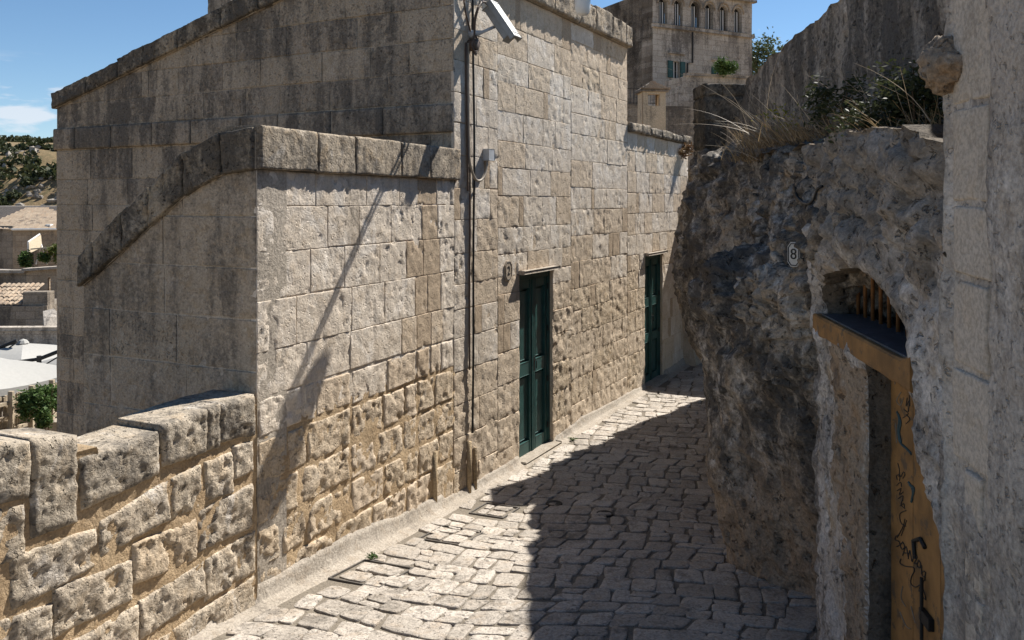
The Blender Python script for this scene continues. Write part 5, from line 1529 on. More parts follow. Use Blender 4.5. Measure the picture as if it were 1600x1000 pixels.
def blades(base, n, h, spread, r, w=.004, lean=(0, 0, 0), seg=4):
    V = []; F_ = []
    for _ in range(n):
        p = np.array(base) + r.normal(size=3)*np.array([spread, spread, .01])
        d = np.array([r.normal()*.5, r.normal()*.5, 1.0]) + np.array(lean); d /= np.linalg.norm(d)
        hh = h*r.uniform(.45, 1.25); cur = r.normal(size=3)*.25 + np.array([0, 0, -.35]) + np.array(lean)*.4
        sd = np.cross(d, r.normal(size=3)); sd /= np.linalg.norm(sd)
        b = len(V)
        for k in range(seg+1):
            t = k/seg; q = p + d*hh*t + cur*hh*t*t*.6; ww = w*(1-t*.85)
            V += [q-sd*ww, q+sd*ww]
        for k in range(seg): F_.append((b+2*k, b+2*k+1, b+2*k+3, b+2*k+2))
    return np.array(V), np.array(F_)
def plant(name, label, cat, base, parts, group=None):
    root = thing(name, base, label, cat, group)
    for nm, V, F_, m in parts: mesh_obj(nm, V, F_, m, root, False)
    return root
def ledge_plants():
    r = np.random.default_rng(17)
    # big dark bush at the right end of the ledge
    def at(u, v, y): return np.array([(u-800)/1300*y, y, EYE+(315-v)/1300*y])
    c = at(1428, 150, 4.15)
    V1, F1 = leaves(c, (.22, .30, .22), 3000, .016, r, clumps=22)
    V2, F2 = leaves(c + (-.08, .10, -.13), (.26, .34, .14), 1500, .016, r, clumps=14)
    mb = MB()
    for k in range(9):
        e = c + r.normal(size=3)*np.array([.14, .18, .12]); b = c + np.array([0.03, 0, -.28])
        mb.tube([b, (b+e)/2 + r.normal(size=3)*.03, e], [.010, .007, .003], 5)
    plant("leafy_bush", "dark green leafy bush growing on the rock ledge against the pale wall edge", "bush", tuple(c-(0, 0, .3)),
          [("foliage", np.concatenate([V1, V2]), np.concatenate([F1, F2+len(V1)]), M['shrub']), ("stem", np.array(mb.v), mb.f, M['bark'])])
    c = at(1312, 158, 5.5)
    V1, F1 = leaves(c, (.20, .26, .20), 1100, .019, r, clumps=14)
    mb = MB()
    for k in range(7):
        e = c + r.normal(size=3)*np.array([.12, .15, .1]); b = c + np.array([0, 0, -.25]); mb.tube([b, (b+e)/2 + r.normal(size=3)*.03, e], [.008, .006, .003], 5)
    plant("sparse_bush", "sparse small leaved bush against the dark terrace wall", "bush", tuple(c-(0, 0, .25)), [("foliage", V1, F1, M['shrub']), ("stem", np.array(mb.v), mb.f, M['bark'])])
    # dry tufts hanging over the edge
    spots = [(1195, 215, 7.2), (1235, 212, 6.8), (1270, 205, 6.3), (1305, 205, 5.9), (1345, 200, 5.3), (1385, 195, 4.8), (1430, 195, 4.3), (1465, 200, 3.9), (1180, 238, 7.6)]
    labs = ["dry straw tuft nearest the dark pillar on the rock ledge", "long dry grass tuft arching over the rock ledge", "brown dry grass tuft left of the sparse bush", "brown dry grass under the sparse bush",
            "dry grass between the sparse bush and the dark bush", "brown grass at the foot of the dark bush", "dry grass in front of the dark leafy bush", "dry grass beside the rock knob on the pale wall", "short dry tuft at the pillar foot"]
    for (u, v, y), lb in zip(spots, labs):
        b = at(u, v+14, y)
        far = u < 1290
        Va, Fa = blades(b, 150 if far else 110, .26 if far else .2, .12, r, .0035, (-.35, -.1, 0))
        Vb, Fb = blades(b, 10 if far else 5, .5, .09, r, .0032, (-.7, -.1, .1), 7)
        plant("dry_grass", lb, "grass", tuple(b), [("blades", Va, Fa, M['dry']), ("stalks", Vb, Fb, M['straw'])], "dry grass tufts on the rock ledge")
    # long bare stalks and a few yellow leaves by the pillar
    b = at(1200, 228, 7.0)
    Vb, Fb = blades(b, 10, 1.0, .10, r, .004, (-.5, 0, .35), 9)
    Vc, Fc = leaves(at(1212, 190, 7.0), (.22, .2, .14), 160, .017, r, clumps=8)
    plant("wild_shrub", "wiry shrub with long bare stalks and few yellow leaves by the pillar", "shrub", tuple(b), [("stalks", Vb, Fb, M['straw']), ("leaves", Vc, Fc, M['yleaf'])])
M['bark'] = stone_mat("brown_bark", (.11, .08, .055), (.08, .06, .04), bump=.5)
ledge_plants()

def weeds():
    r = np.random.default_rng(31)
    for (t, fr, o, lb) in ((1.05, FA, .18, "tiny green weed in the paving joint below the rubble stones"), (2.35, FM, .13, "tiny green weed at the wall foot past the first door")):
        p = fr.p(t, o, 0); p[2] = float(ground(p[1]))
        V, F_ = leaves(tuple(p+(0, 0, .025)), (.05, .05, .03), 60, .014, r, clumps=6)
        plant("weed", lb, "weed", tuple(p), [("leaves", V, F_, M['leaf'])], "weeds in the paving")
weeds()

# ------------------------------------------------------------------ houses up the hill behind the lane
def arch_poly(q, w, z0, z1, n=7):
    """pointed-round arch outline, from the bottom left anticlockwise"""
    h = w/2; zs = z1 - w*.62
    pts = [(q-h, z0), (q+h, z0), (q+h, zs)]
    for k in range(1, n): a = math.pi*k/n; pts.append((q+h*math.cos(a), zs + w*.62*math.sin(a)))
    pts.append((q-h, zs)); return pts
FK = Frame((7.62, 45), (.892, .451), (.451, -.892))
FKL = Frame((7.62, 45), (-.451, .892), (-.892, -.451))
LOG = thing("arcaded_house", (10, 47, 2), "tall grey stone house with a row of arched windows under the eaves", "house")
def loggia():
    r = random.Random(31)
    E = 7.03
    qs = [FK.px(u, 30)[0] for u in (1036, 1060, 1086, 1108, 1131, 1153)]
    holes = [arch_poly(q, .60, 12.60, 14.02) for q in qs]
    w1 = (FK.px(1051, 110)[0], FK.px(1062, 110)[0]); z0, z1 = FK.px(1056, 122)[1], FK.px(1056, 96)[1]
    h1 = [(w1[0], z0), (w1[1], z0), (w1[1], z1), (w1[0], z1)]
    w2 = (FK.px(1119, 110)[0], FK.px(1128, 110)[0]); h2 = [(w2[0], z0+.15), (w2[1], z0+.15), (w2[1], z1-.15), (w2[0], z1-.15)]
    W, F_ = panel(FK, [(0, 1), (E, 1), (E, 14.4), (0, 14.4)], holes + [h1, h2], step=.5, disp=lambda t, z: .02*fbm(FK.p(t, 0, z), 1, 3), reveal=.28, thick=4.5)
    fw = mesh_obj("front_wall", W, F_, M['farstone'], LOG, False)
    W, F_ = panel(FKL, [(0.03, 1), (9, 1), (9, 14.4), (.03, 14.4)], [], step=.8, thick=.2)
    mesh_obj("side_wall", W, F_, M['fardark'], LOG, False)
    T = Vector((FK.t[0], FK.t[1], 0)); N_ = Vector((FK.n[0], FK.n[1], 0))
    for q in qs:
        mb = MB(); mb.box(FK.v(q, -.30, 13.3), T*.3, N_*.01, ZV*.72); w = mb.build("window", M['glass'], LOG)
        mb = MB(); mb.box(FK.v(q+.15, -.26, 13.2), T*.03, N_*.02, ZV*.62); mb.box(FK.v(q-.02, -.26, 13.2), T*.015, N_*.02, ZV*.62); mb.build("window_frame", M['white'], w)
        # raised arch moulding
        mb = MB(); a = arch_poly(q, .78, 13.45, 14.16, 8)[2:]
        mb.tube([FK.v(t, .03, z) for t, z in a], .06, 6); mb.build("arch_moulding", M['farstone2'], LOG)
    st = MB(); st.box(FK.v(E/2, .06, 12.44), T*(E/2+.06), N_*.09, ZV*.09, .02); st.build("string_course", M['farstone'], LOG)
    for z, a, b in ((11.05, 1.0, 2.1), (10.9, 4.0, 5.2)):
        mb = MB(); mb.box(FK.v((a+b)/2, .05, z), T*(b-a)/2, N_*.07, ZV*.05, .01); mb.build("drip_moulding", M['farstone'], LOG)
    for (a, b), zz0, zz1 in ((w1, z0, z1), (w2, z0+.15, z1-.15)):
        mb = MB(); mb.box(FK.v((a+b)/2, -.25, (zz0+zz1)/2), T*(b-a)/2, N_*.01, ZV*(zz1-zz0)/2); w = mb.build("window", M['glass'], LOG)
        mb = MB()
        for tt in (a+.03, (a+b)/2, b-.03): mb.box(FK.v(tt, -.22, (zz0+zz1)/2), T*.03, N_*.02, ZV*(zz1-zz0)/2)
        mb.build("window_frame", M['white'], w)
        for s, tt in ((-1, a-.19), (1, b+.17)):
            mb = MB(); mb.box(FK.v(tt, .05, (zz0+zz1)/2), T*.16, N_*.025, ZV*(zz1-zz0)/2, .008)
            for k in range(7): mb.box(FK.v(tt, .08, zz0+(zz1-zz0)*(k+.5)/7), T*.12, N_*.008, ZV*.03)
            mb.build("shutter", M['green'], LOG)
    cn = MB(); cn.box(FK.v(E/2, .08, 14.45), T*(E/2+.15), N_*.16, ZV*.06, .02); cn.build("cornice", M['farstone'], LOG)
    mb = MB(); mb.tube([FK.v(2.65, .07, 12.3), FK.v(2.65, .07, 10.6), FK.v(2.3, .07, 10.55), FK.v(2.28, .07, 9)], .045, 6); mb.build("drainpipe", M['iron'], LOG)
loggia()
def box_house(name, label, fr, w, z0, z1, dep, mat, wins=(), coping=None, parent=None):
    root = parent or thing(name, tuple(fr.p(w/2, -dep/2, z0)), label, "house")
    holes = [[(a, c), (b, c), (b, d), (a, d)] for a, b, c, d in wins]
    W, F_ = panel(fr, [(0, z0), (w, z0), (w, z1), (0, z1)], holes, step=.6, disp=lambda t, z: .02*fbm(fr.p(t, 0, z), 1, 3), reveal=.2, thick=dep)
    mesh_obj("front_wall", W, F_, mat, root, False)
    T = Vector((fr.t[0], fr.t[1], 0)); N_ = Vector((fr.n[0], fr.n[1], 0))
    mb = MB(); mb.box(fr.v(w/2, -dep/2, z1-.06), T*(w/2-.02), N_*(dep/2-.03), ZV*.05); mb.build("roof_slab", M['farstone'], root)
    for a, b, c, d in wins:
        mb = MB(); mb.box(fr.v((a+b)/2, -.17, (c+d)/2), T*(b-a)/2, N_*.01, ZV*(d-c)/2); mb.build("window", M['glass'], root)
    if coping:
        mb = MB(); mb.box(fr.v(w/2, -.08, z1+.06), T*(w/2+.05), N_*.16, ZV*.06, .02); mb.build("coping", coping, root)
    return root
def tiles(name, p0, along, up, nx, ny, parent, mat, rad=.09, r=None):
    """rows of half-round clay tiles lying on a slope"""
    r = r or random.Random(1); A = Vector(along)/nx; U = Vector(up)/ny; p0 = Vector(p0); nrm = A.cross(U).normalized()
    if nrm.z < 0: nrm = -nrm
    mb = MB(); ah = A.normalized()
    for i in range(nx):
        for j in range(ny):
            b = p0 + A*(i+.5) + U*j + nrm*(.02+r.uniform(0, .02)) + A*r.uniform(-.08, .08)
            e = b + U*1.12 - nrm*.015
            vs = []
            for q, s in ((b, 1.0), (e, .85)):
                for k in range(6):
                    a = math.pi*k/5; vs.append(q + ah*math.cos(a)*A.length*.47*s + nrm*math.sin(a)*A.length*.36*s)
            mb.add(vs, [(k, k+1, k+7, k+6) for k in range(5)] + [(0, 5, 4, 3, 2, 1)])
    o = mb.build(name, mat, parent, smooth=False); o["kind"] = "stuff"; return o
M['tiles'] = M['tile'].copy(); M['tiles'].name = "weathered_roof_tile_rows"
_nt = M['tiles'].node_tree; _g = _nt.nodes.new("ShaderNodeNewGeometry")
for l in list(_nt.links):
    if l.from_node.type == 'OBJECT_INFO': _nt.links.new(_g.outputs["Random Per Island"], l.to_socket)
def upper_houses():
    # terrace wall below the arcaded house, with a bush
    f = Frame((8.4, 40), (.95, .31), (.31, -.95))
    box_house("garden_terrace", "grey garden terrace wall below the arcaded house", f, 7.0, 2, EYE+(315-121)/1300*40.6, 2.2, M['farstone'], coping=M['farstone'])
    # small house with the tiled lean-to
    f2 = Frame((6.55, 33), (.97, .24), (.24, -.97))
    zt = EYE+(315-138)/1300*33.4
    h = box_house("lean_to_house", "small grey house with a tiled lean-to roof below the arcaded house", f2, 5.0, 1, zt, 3.0, M['farstone'])
    z2 = EYE+(315-190)/1300*32.8
    f2b = Frame(f2.p(.1, 1.2, 0)[:2], f2.t, f2.n)
    W, F_ = panel(f2b, [(0.8, 0), (5.0, 0), (5.0, z2+.2), (0.8, z2+.2)], [[(1.1, 5.5), (1.45, 5.5), (1.45, 6.0), (1.1, 6.0)]] if False else [], step=.5, thick=1.15)
    mesh_obj("lower_wall", W, F_, M['fardark'], h, False)
    a, b = f2.v(1.0, 1.25, EYE+(315-160)/1300*32), f2.v(3.2, 1.25, EYE+(315-160)/1300*32)
    tiles("roof_tiles", a, b-a, f2.v(.7, .05, zt-.05)-f2.v(.7, 1.25, EYE+(315-160)/1300*32), 12, 6, h, M['tiles'])
    mb = MB(); mb.add([a, b, f2.v(3.2, .05, zt-.06), f2.v(1.0, .05, zt-.06)], [(0, 1, 2, 3)]); mb.build("roof_deck", M['tile'], h)
    mb = MB(); mb.tube([f2b.v(.5, .05, z2), f2b.v(3.5, .05, z2)], .04, 6); mb.tube([f2b.v(1.6, .05, z2), f2b.v(1.6, .05, z2-2.5)], .035, 6); mb.build("drainpipe", M['iron'], h)
    # stone chimney turret standing behind the low part of the green door house
    c = thing("chimney_turret", (4.0, 18.6, 3.0), "pale square chimney turret with a little tiled cap and window", "chimney")
    y = 18.6; x0, x1 = (1005-800)/1300*y, (1041-800)/1300*y
    fc = Frame((x0, y), (1, .10), (.10, -1)); wd = (x1-x0)
    zt, zb = EYE+(315-143)/1300*y, 2.2
    hz0, hz1 = EYE+(315-165)/1300*y, EYE+(315-147)/1300*y
    W, F_ = panel(fc, [(0, zb), (wd, zb), (wd, zt), (0, zt)], [[(.11, hz0), (.38, hz0), (.38, hz1), (.11, hz1)]], step=.08, disp=lambda t, z: .008*fbm(fc.p(t, 0, z), 5, 3), reveal=.12, thick=.12)
    mesh_obj("front_wall", W, F_, M['turret'], c, False)
    fs = Frame(fc.p(wd, 0, 0)[:2], (-.10, 1), (1, .10))
    W, F_ = panel(fs, [(.002, zb), (.5, zb), (.5, zt), (.002, zt)], [[(.12, hz0), (.34, hz0), (.34, hz1), (.12, hz1)]], step=.1, reveal=.1, thick=.1)
    mesh_obj("side_wall", W, F_, M['turret'], c, False)
    fl = Frame(fc.p(0, 0, 0)[:2], (-.10, 1), (-1, -.10))
    W, F_ = panel(fl, [(.002, zb), (.5, zb), (.5, zt), (.002, zt)], [], step=.2, thick=.1); mesh_obj("side_wall", W, F_, M['turret'], c, False)
    mb = MB(); mb.box(fc.v(wd/2, -.25, zt+.03), Vector((wd/2+.06, .03, 0)), Vector((-.03, .30, 0)), ZV*.03, .008); mb.build("eaves_slab", M['fardark'], c)
    ap = fc.v(wd/2, -.25, zt+.27)
    mb = MB(); q = [fc.v(-.06, .06, zt+.06), fc.v(wd+.06, .06, zt+.06), fc.v(wd+.06, -.56, zt+.06), fc.v(-.06, -.56, zt+.06)]
    mb.add(q+[ap], [(0, 1, 4), (1, 2, 4), (2, 3, 4), (3, 0, 4)]); mb.build("cap", M['fardark'], c)
    rr = random.Random(8); mb = MB()
    for (a, b) in ((q[0], q[1]), (q[1], q[2])):
        for i in range(9):
            for j in range(5):
                s = 1-j/5
                p = a.lerp(b, .5+(i/8-.5)*s*.95); p = p.lerp(ap, j/5) + ZV*.015
                mb.box(p, Vector((.035, 0, 0)), Vector((0, .03, .0)), ZV*rr.uniform(.012, .022))
    o = mb.build("cap_stones", M['tile'], c); o["kind"] = "stuff"
    # railing and low roof left of the turret
    rl = thing("iron_railing", (3.6, 27, 4), "dark iron railing on a terrace behind the chimney turret", "railing")
    fr = Frame(((978-800)/1300*27, 27), (1, .12), (.12, -1)); z0, z1 = EYE+(315-162)/1300*27, EYE+(315-138)/1300*27
    mb = MB(); mb.tube([fr.v(-.6, 0, z1), fr.v(1.0, 0, z1)], .02, 6); mb.tube([fr.v(-.6, 0, z0+.03), fr.v(1.0, 0, z0+.03)], .015, 6); mb.build("rail", M['iron'], rl)
    for k in range(14):
        mb = MB(); mb.tube([fr.v(-.55+k*.115, 0, z0), fr.v(-.55+k*.115, 0, z1)], .009, 5); mb.build("baluster", M['iron'], rl)
    f = Frame(((940-800)/1300*27.2, 27.2), (1, .12), (.12, -1))
    box_house("terrace_house", "low grey stone terrace under the iron railing behind the chimney turret", f, 3.4, -1, z0-.02, 2, M['fardark'])
    # garden wall, rock and shrubs seen past the end of the low house
    f = Frame((3.3, 18.0), (1, -.1), (-.1, -1))
    w = thing("garden_wall", (4, 18, 0), "pale garden wall closing the lane beyond the rock", "wall")
    core = slab("wall_core", f, -.3, 5, -.2, 3.5, -.4, -.01, M['mortarg'], w)
    r = random.Random(77)
    for (a, b, c_, d, k) in courses(list(np.arange(-.1, 3.51, .36)), -.3, 5, .4, .8, (), 0, r):
        block("stone_block", f, a, b, c_, d, M['tan'], core, res=.2, bev=.008, rough=.005, depth=.03)
    rg = np.random.default_rng(6)
    V, F_ = leaves((4.05, 17.6, 3.62), (.16, .2, .22), 420, .035, rg, clumps=8)
    plant("yellow_shrub", "small yellow green shrub on the garden wall at the lane end", "shrub", (4.05, 17.6, 3.4), [("leaves", V, F_, M['yleaf'])])
    V, F_ = leaves((3.0, 14.7, 3.80), (.18, .25, .16), 500, .03, rg, clumps=9)
    V2, F2 = blades((2.95, 14.6, 3.75), 120, .3, .12, rg, .004, (0, 0, -.6))
    plant("dry_creeper", "rusty dry creeper hanging over the end of the low house coping", "creeper", (3.0, 14.7, 3.7), [("leaves", V, F_, M['dryleaf']), ("stems", V2, F2, M['dry'])])
M['turret'] = stone_mat("cream_turret_render", (.60, .50, .36), (.52, .425, .30), lichen=.30, lcol=(.14, .12, .10), pit=.3, bump=.5)
M['dryleaf'] = leaf_mat("rusty_dead_leaf", (.18, .095, .04), (.11, .06, .03))
upper_houses()
def tree(name, label, base, h, rad, n, size, seed, mat, clumps=22):
    r = np.random.default_rng(seed); b = np.array(base, float)
    mb = MB(); tip = b + (0, 0, h*.7); mb.tube([b, b+(0.1*h*.2, 0, h*.35), tip], [h*.035, h*.025, h*.01], 8)
    for k in range(7):
        a = r.uniform(0, 6.28); s = b + (0, 0, h*r.uniform(.35, .65)); e = s + np.array([math.cos(a)*rad*.8, math.sin(a)*rad*.8, h*.2]); mb.tube([s, (s+e)/2+(0, 0, .05*h), e], [h*.014, h*.010, h*.004], 5)
    V, F_ = leaves(b+(0, 0, h*.72), (rad, rad, h*.34), n, size, r, clumps=clumps)
    root = thing(name, tuple(b), label, "tree")
    mesh_obj("trunk", mb.v, mb.f, M['bark'], root); mesh_obj("crown", V, F_, mat, root, False)
tree("olive_tree", "green olive tree behind the arcaded house at its right corner", (15.6, 52, 7.5), 5.6, 1.5, 3000, .12, 2, M['olive'])
tree("olive_tree", "smaller olive tree further from the arcaded house above the dark wall", (18.6, 56, 8.5), 4.2, 1.2, 2000, .12, 3, M['olive'])
_r = np.random.default_rng(4)
V, F_ = leaves((10.3, 40.2, 9.4), (.62, .5, .48), 2200, .07, _r, clumps=14)
plant("round_shrub", "round dark green shrub on the terrace below the second shuttered window", "shrub", (10.3, 40.2, 8.9), [("foliage", V, F_, M['leaf'])])

# ------------------------------------------------------------------ roofs and terraces down the slope on the left
def left_town():
    def at(u, v, y): return Vector(((u-800)/1300*y, y, EYE+(315-v)/1300*y))
    rg = np.random.default_rng(23); r = random.Random(15)
    # house with the stone-tiled hipped roof
    y = 42.0
    A = at(20, 358, y); fr = Frame((A.x, A.y), (.97, .24), (.24, -.97)); ztop = at(20, 359, y).z; zb = -4
    h = thing("tiled_house", (A.x+2, y+2, zb), "cream stone house with a pale stone tiled hip roof below the hillside", "house")
    win = (.35, .95, at(0, 414, y).z, at(0, 392, y).z)
    W, F_ = panel(fr, [(0, zb), (3.6, zb), (3.6, ztop), (0, ztop)], [[(win[0], win[2]), (win[1], win[2]), (win[1], win[3]), (win[0], win[3])]], step=.5, disp=lambda t, z: .015*fbm(fr.p(t, 0, z), 1.4, 3), reveal=.2, thick=.3)
    mesh_obj("front_wall", W, F_, M['farstone2'], h, False)
    mb = MB(); mb.box(fr.v(.65, -.18, (win[2]+win[3])/2), Vector((.3, .07, 0)), Vector((0, .02, 0)), ZV*(win[3]-win[2])/2); mb.build("window", M['glass'], h)
    fl = Frame((A.x, A.y), (-.97, .24), (-.24, -.97))
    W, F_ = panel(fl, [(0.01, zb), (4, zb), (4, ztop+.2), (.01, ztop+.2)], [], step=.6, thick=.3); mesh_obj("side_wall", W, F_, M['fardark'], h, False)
    e0 = fl.v(1.6, .1, ztop+.12); e1 = fr.v(.0, .15, ztop+.02); e2 = fr.v(4.2, .15, ztop+.02); ap = at(45, 327, y+3.2); ap2 = at(65, 327, y+3.4)
    mb = MB(); mb.add([e0, e1, e2, ap2, ap], [(0, 1, 4), (1, 2, 3, 4)]); mb.build("roof_deck", M['tile'], h)
    mb = MB()
    for i in range(15):
        for j in range(11):
            s, t = (i+.5+r.uniform(-.3, .3))/15, (j+.5)/11
            p = e1.lerp(e2, s).lerp(ap.lerp(ap2, s), t) + ZV*.03
            mb.box(p, Vector((.17, .03, 0)), Vector((0, .17, .09)), ZV*r.uniform(.012, .035))
    for i in range(8):
        for j in range(9):
            s, t = (i+.5+r.uniform(-.3, .3))/8, (j+.5)/9
            p = e0.lerp(e1, s).lerp(ap, t) + ZV*.03
            mb.box(p, Vector((.16, .03, 0)), Vector((0, .17, .09)), ZV*r.uniform(.012, .035))
    mb.build("roof_tiles", M['tiles'], h)["kind"] = "stuff"
    mb = MB(); mb.tube([e1, e2], .06, 6); mb.build("eaves", M['white'], h)
    mb = MB(); q = at(77, 357, y+.6); mb.box(q, Vector((.13, 0, 0)), Vector((0, .13, 0)), ZV*.22, .02); mb.build("chimney", M['white'], h)
    # awning over its terrace
    aw = thing("awning", tuple(at(62, 395, 40.6)), "small cream awning with white frame on the tiled house terrace", "awning")
    p = [at(44, 379, 40.8), at(62, 366, 41.6), at(66, 384, 40.4), at(60, 392, 40.2)]
    mb = MB(); mb.add([at(45, 378, 40.8), at(64, 367, 41.6), at(66, 386, 41.4), at(46, 396, 40.6)], [(0, 1, 2, 3)]); mb.build("cloth", M['sand'], aw)
    mb = MB(); mb.tube([at(45, 400, 40.8), at(44, 378, 40.8), at(62, 366, 41.6)], .05, 6); mb.tube([at(56, 413, 40.2), at(65, 382, 40.6), at(74, 413, 40.2)], .03, 6); mb.build("frame", M['white'], aw)
    mb = MB(); mb.box(at(83, 386, 40.2), Vector((.75, .1, .07)), Vector((0, .5, 0)), ZV*.03); mb.build("canopy_panel", M['sand'], aw)
    for (u, v, s, n, m, lb) in ((38, 406, .42, 900, 'leaf', "round green bush on the terrace under the cream awning"), (70, 403, .30, 520, 'leaf', "green potted plant on the terrace beside the awning legs"), (84, 398, .45, 900, 'ygreen', "tall yellow green shrub at the terrace end beside the big house")):
        c = at(u, v, 39.6); V, F_ = leaves(tuple(c), (s, s*.7, s*(1.0 if u < 80 else 1.25)), n, .07, rg, clumps=12)
        plant("terrace_plant", lb, "plant", (c.x, c.y, c.z-.45), [("foliage", V, F_, M[m])], "plants on the tiled house terrace")
    # low white parapet behind the roof
    f = Frame((at(-30, 330, 60).x, 60), (1, .02), (.02, -1))
    box_house("white_parapet_house", "flat roof with a long whitish parapet behind the tiled roof", f, 9, -6, at(0, 322, 60).z, 3, M['farwhite'])
    # retaining wall with a corner
    f = Frame((at(41, 420, 36).x, 36), (1, .1), (.1, -1)); zt = at(41, 424, 36).z
    w = thing("retaining_wall", (f.o[0]+1, 36, -6), "tan retaining wall with a dark split below the tiled house terrace", "wall")
    W, F_ = panel(f, [(0, -6), (3, -6), (3, zt+.2), (0, zt)], [[(.92, -2.6), (1.05, -2.6), (1.0, zt-.25), (.88, zt-.3)]], step=.4, disp=lambda t, z: .03*fbm(f.p(t, 0, z), 1.3, 3), reveal=.25, thick=.4); mesh_obj("wall_face", W, F_, M['farstone2'], w, False)
    f2 = Frame((f.o[0], 36), (-1, .1), (-.1, -1))
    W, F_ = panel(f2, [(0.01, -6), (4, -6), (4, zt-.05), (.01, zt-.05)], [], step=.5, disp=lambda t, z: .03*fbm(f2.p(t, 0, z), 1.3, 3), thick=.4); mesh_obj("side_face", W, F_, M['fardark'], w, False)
    mb = MB(); mb.box(f.v(1.5, -.1, zt+.17), Vector((1.6, .16, .1)), Vector((-.02, .3, 0)), ZV*.06, .02); mb.build("coping", M['farstone'], w)
    mb = MB(); mb.box(f2.v(2, -.1, zt), Vector((-2, .2, 0)), Vector((.02, .3, 0)), ZV*.05, .02); mb.build("coping", M['farstone'], w)
    # low dark house with a strip of clay tiles
    f = Frame((at(-40, 480, 31).x, 31), (1, .06), (.06, -1)); zt = at(0, 479, 31).z; wd = at(70, 480, 31).x - f.o[0]
    h2 = box_house("low_house", "low brown stone house with a strip of clay roof tiles", f, wd, -7, zt, 2.5, M['fardark'])
    a = f.v(.0, -.1, zt+.02); b = f.v(wd*.62, -.1, zt+.02)
    tiles("roof_tiles", a, b-a, Vector((0, 1.6, .62)), 9, 6, h2, M['tiles'])
    mb = MB(); mb.box(f.v(wd*.82, -.35, zt+.2), Vector((.45, .03, 0)), Vector((0, .25, 0)), ZV*.32, .03); mb.build("roof_kerb", M['fardark'], h2)
    mb = MB(); q = [at(67, 486, 30), at(70, 516, 28.6), at(108, 512, 28.6), at(108, 506, 29), at(84, 482, 30)]
    mb.add(q + [p-ZV*.4 for p in q], [(0, 1, 2, 3, 4), (0, 5, 6, 1), (1, 6, 7, 2), (2, 7, 8, 3), (3, 8, 9, 4), (4, 9, 5, 0)]); ob = mb.build("sloping_roof", M['farstone'], None)
    tag(ob, "small sloping grey roof slab beside the low brown house", "roof")
    # long wall above the parasols
    f = Frame((at(-40, 515, 27.5).x, 27.5), (1, .04), (.04, -1)); zt = at(0, 517, 27.5).z
    box_house("long_wall", "pale long garden wall behind the white parasols", f, 4, -8, zt, .5, M['farstone'], coping=M['farstone'])
    # parasols
    def parasol(c, rad, lab, rot):
        root = thing("parasol", (c.x, c.y, c.z-2.4), lab, "parasol", "white square parasols on the terrace")
        cor = [Vector((math.cos(rot+i*math.pi/2)*rad, math.sin(rot+i*math.pi/2)*rad, -.42)) for i in range(4)]
        mb = MB(); vs = []; ring = []
        for k in range(9):
            t = k/8
            for i in range(4):
                for s in range(6):
                    u = s/6; e = cor[i].lerp(cor[(i+1) % 4], u)
                    p = e*t; p.z = -.42*t - .10*math.sin(math.pi*u)*t*t + .05*math.sin(math.pi*t)
                    vs.append(c+p)
        m = 24
        fs = []
        for k in range(8):
            for i in range(m): fs.append((k*m+i, k*m+(i+1) % m, (k+1)*m+(i+1) % m, (k+1)*m+i))
        base = len(vs)
        for i in range(m): vs.append(Vector(vs[8*m+i]) - ZV*.16)
        for i in range(m): fs.append((8*m+i, 8*m+(i+1) % m, base+(i+1) % m, base+i))
        mb.add(vs, fs); mb.build("canopy", M['canvas'], root, smooth=False)
        mb = MB()
        for i in range(4): mb.tube([c-ZV*.06, c+cor[i]*.97-ZV*.05], .02, 5)
        mb.build("ribs", M['iron'], root)
        mb = MB(); mb.tube([c+ZV*.1, c-ZV*2.5], .03, 8); mb.build("pole", M['iron'], root)
        mb = MB(); mb.lathe([(.16, .0), (.10, .08), (.01, .12)], c, 8); mb.build("top_vent", M['canvas'], root)
    c1 = at(36, 536, 23.5); parasol(c1, 2.0, "white parasol half hidden behind the nearer one on the terrace", .5)
    c2 = at(-12, 560, 20.5); parasol(c2, 1.95, "white parasol overhanging the bamboo fence", .35)
    c3 = at(120, 552, 22.0); parasol(c3, 1.6, "white parasol tucked against the corner of the big stone house", .2)
    ar = thing("cantilever_frame", tuple(at(61, 600, 21.3)), "dark steel cantilever arm and post holding the parasols", "frame")
    mb = MB(); mb.tube([at(-20, 572, 21.3), at(61, 561, 21.3)], .045, 8); mb.build("beam", M['iron'], ar)
    mb = MB(); mb.tube([at(61, 561, 21.3), at(112, 541, 21.6)], .05, 8); mb.build("beam", M['iron'], ar)
    mb = MB(); mb.tube([at(65, 573, 21.3), at(112, 545, 21.6)], .02, 6); mb.tube([at(61, 556, 21.3), at(61, 700, 21.3)], .06, 8); mb.build("post", M['iron'], ar)
    mb = MB(); mb.tube([at(-20, 551, 23.2), at(27, 532, 23.2)], .05, 8); mb.tube([at(-20, 566, 23.2), at(24, 537, 23.2)], .02, 6); mb.build("beam", M['iron'], ar)
    # bamboo fence with creeper and low wall
    p0, p1 = at(-30, 690, 17.0), at(118, 640, 19.6)
    fe = thing("bamboo_fence", tuple((p0+p1)/2), "bleached bamboo and timber fence under the white parasols", "fence")
    d = (p1-p0); n = 52
    for k in range(n):
        q = p0 + d*(k/n); q.z = p0.z + d.z*(k/n)*1.0
        h_ = .75 + .05*r.random(); l = Vector((r.uniform(-.02, .02), 0, 0))
        mb = MB(); mb.tube([q, q+ZV*h_+l], .022, 5); mb.build("bamboo_cane", M['bamboo'], fe)
    off = Vector((.1, -.06, 0))
    for zz in (.08, .36, .66):
        mb = MB(); c = (p0+p1)/2 + off + ZV*zz; mb.box(c, d/2, Vector((.03, -.015, 0)), ZV*.035); mb.build("rail", M['bamboo'], fe)
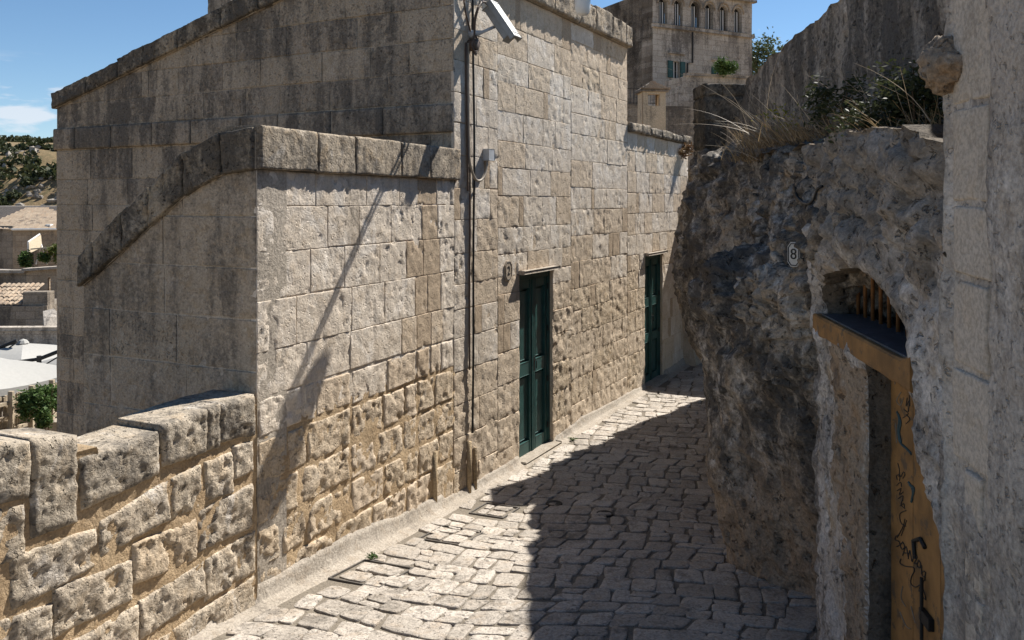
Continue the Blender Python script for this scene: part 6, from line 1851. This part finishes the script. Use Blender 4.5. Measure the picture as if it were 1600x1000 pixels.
    for k in (0.05, .25, .46, .68, .9):
        q = p0 + d*k + off*1.3; mb = MB(); mb.box(q+ZV*.4, Vector((.05, 0, 0)), Vector((0, .04, 0)), ZV*.5, .008); mb.build("post", M['bamboo'], fe)
    cs = at(58, 630, 17.6)
    V, F_ = leaves(tuple(cs), (.42, .3, .36), 2600, .045, rg, clumps=20)
    V2, F2 = leaves(tuple(at(88, 618, 18.0)), (.36, .3, .26), 1400, .045, rg, clumps=12)
    V3, F3 = leaves(tuple(at(66, 654, 17.3)), (.2, .2, .22), 700, .045, rg, clumps=8)
    mb = MB()
    for k in range(8):
        b = cs + Vector((r.uniform(-.1, .2), .1, -.7)); e = cs + Vector((r.uniform(-.4, .5), 0, r.uniform(-.2, .4))); mb.tube([b, (b+e)/2+Vector((r.uniform(-.1, .1), 0, .1)), e], [.02, .014, .006], 5)
    plant("climbing_vine", "bright green vine climbing the bamboo fence", "vine", tuple(cs-Vector((0, 0, .8))), [("foliage", np.concatenate([V, V2, V3]), np.concatenate([F_, F2+len(V), F3+len(V)+len(V2)]), M['leaf']), ("stem", np.array(mb.v), mb.f, M['bark'])])
    f = Frame(((p0.x-1.0), p0.y-.5), (d.x, d.y), None); f.n = np.array([f.t[1], -f.t[0]])
    zt = at(40, 655, 17.3).z
    wl = thing("planter_wall", tuple((p0+p1)/2-ZV*2), "low pale garden wall at the foot of the bamboo fence", "wall")
    L_ = d.length + 2
    W, F_ = panel(f, [(0, -9), (L_, -9), (L_, p1.z+.1), (.8, p0.z-.12), (0, p0.z-.2)], [], step=.3, disp=lambda t, z: .03*fbm(f.p(t, 0, z), 2, 3), thick=.6); mesh_obj("wall_face", W, F_, M['farstone2'], wl, False)
    # paved terrace floor under the parasols
    mb = MB(); q = at(30, 640, 22); mb.box(Vector((q.x-3, 24, p0.z-.1)), Vector((9, 0, 0)), Vector((0, 5.5, 0)), ZV*.1)
    tag(mb.build("terrace_paving", M['cement'], None), kind="structure")
M['sand'] = flat_mat("sand_canvas", (.52, .43, .30), rough=.8)
M['farwhite'] = stone_mat("far_whitewash", (.46, .45, .43), (.40, .39, .37), lichen=.2, lcol=(.2, .2, .19), scale=.3, bump=.3)
M['ygreen'] = leaf_mat("yellow_green_leaf", (.14, .15, .03), (.07, .10, .025))
left_town()
for o in list(bpy.data.objects):
    if o.type == 'MESH' and o.parent and o.get("category"): del o["category"]
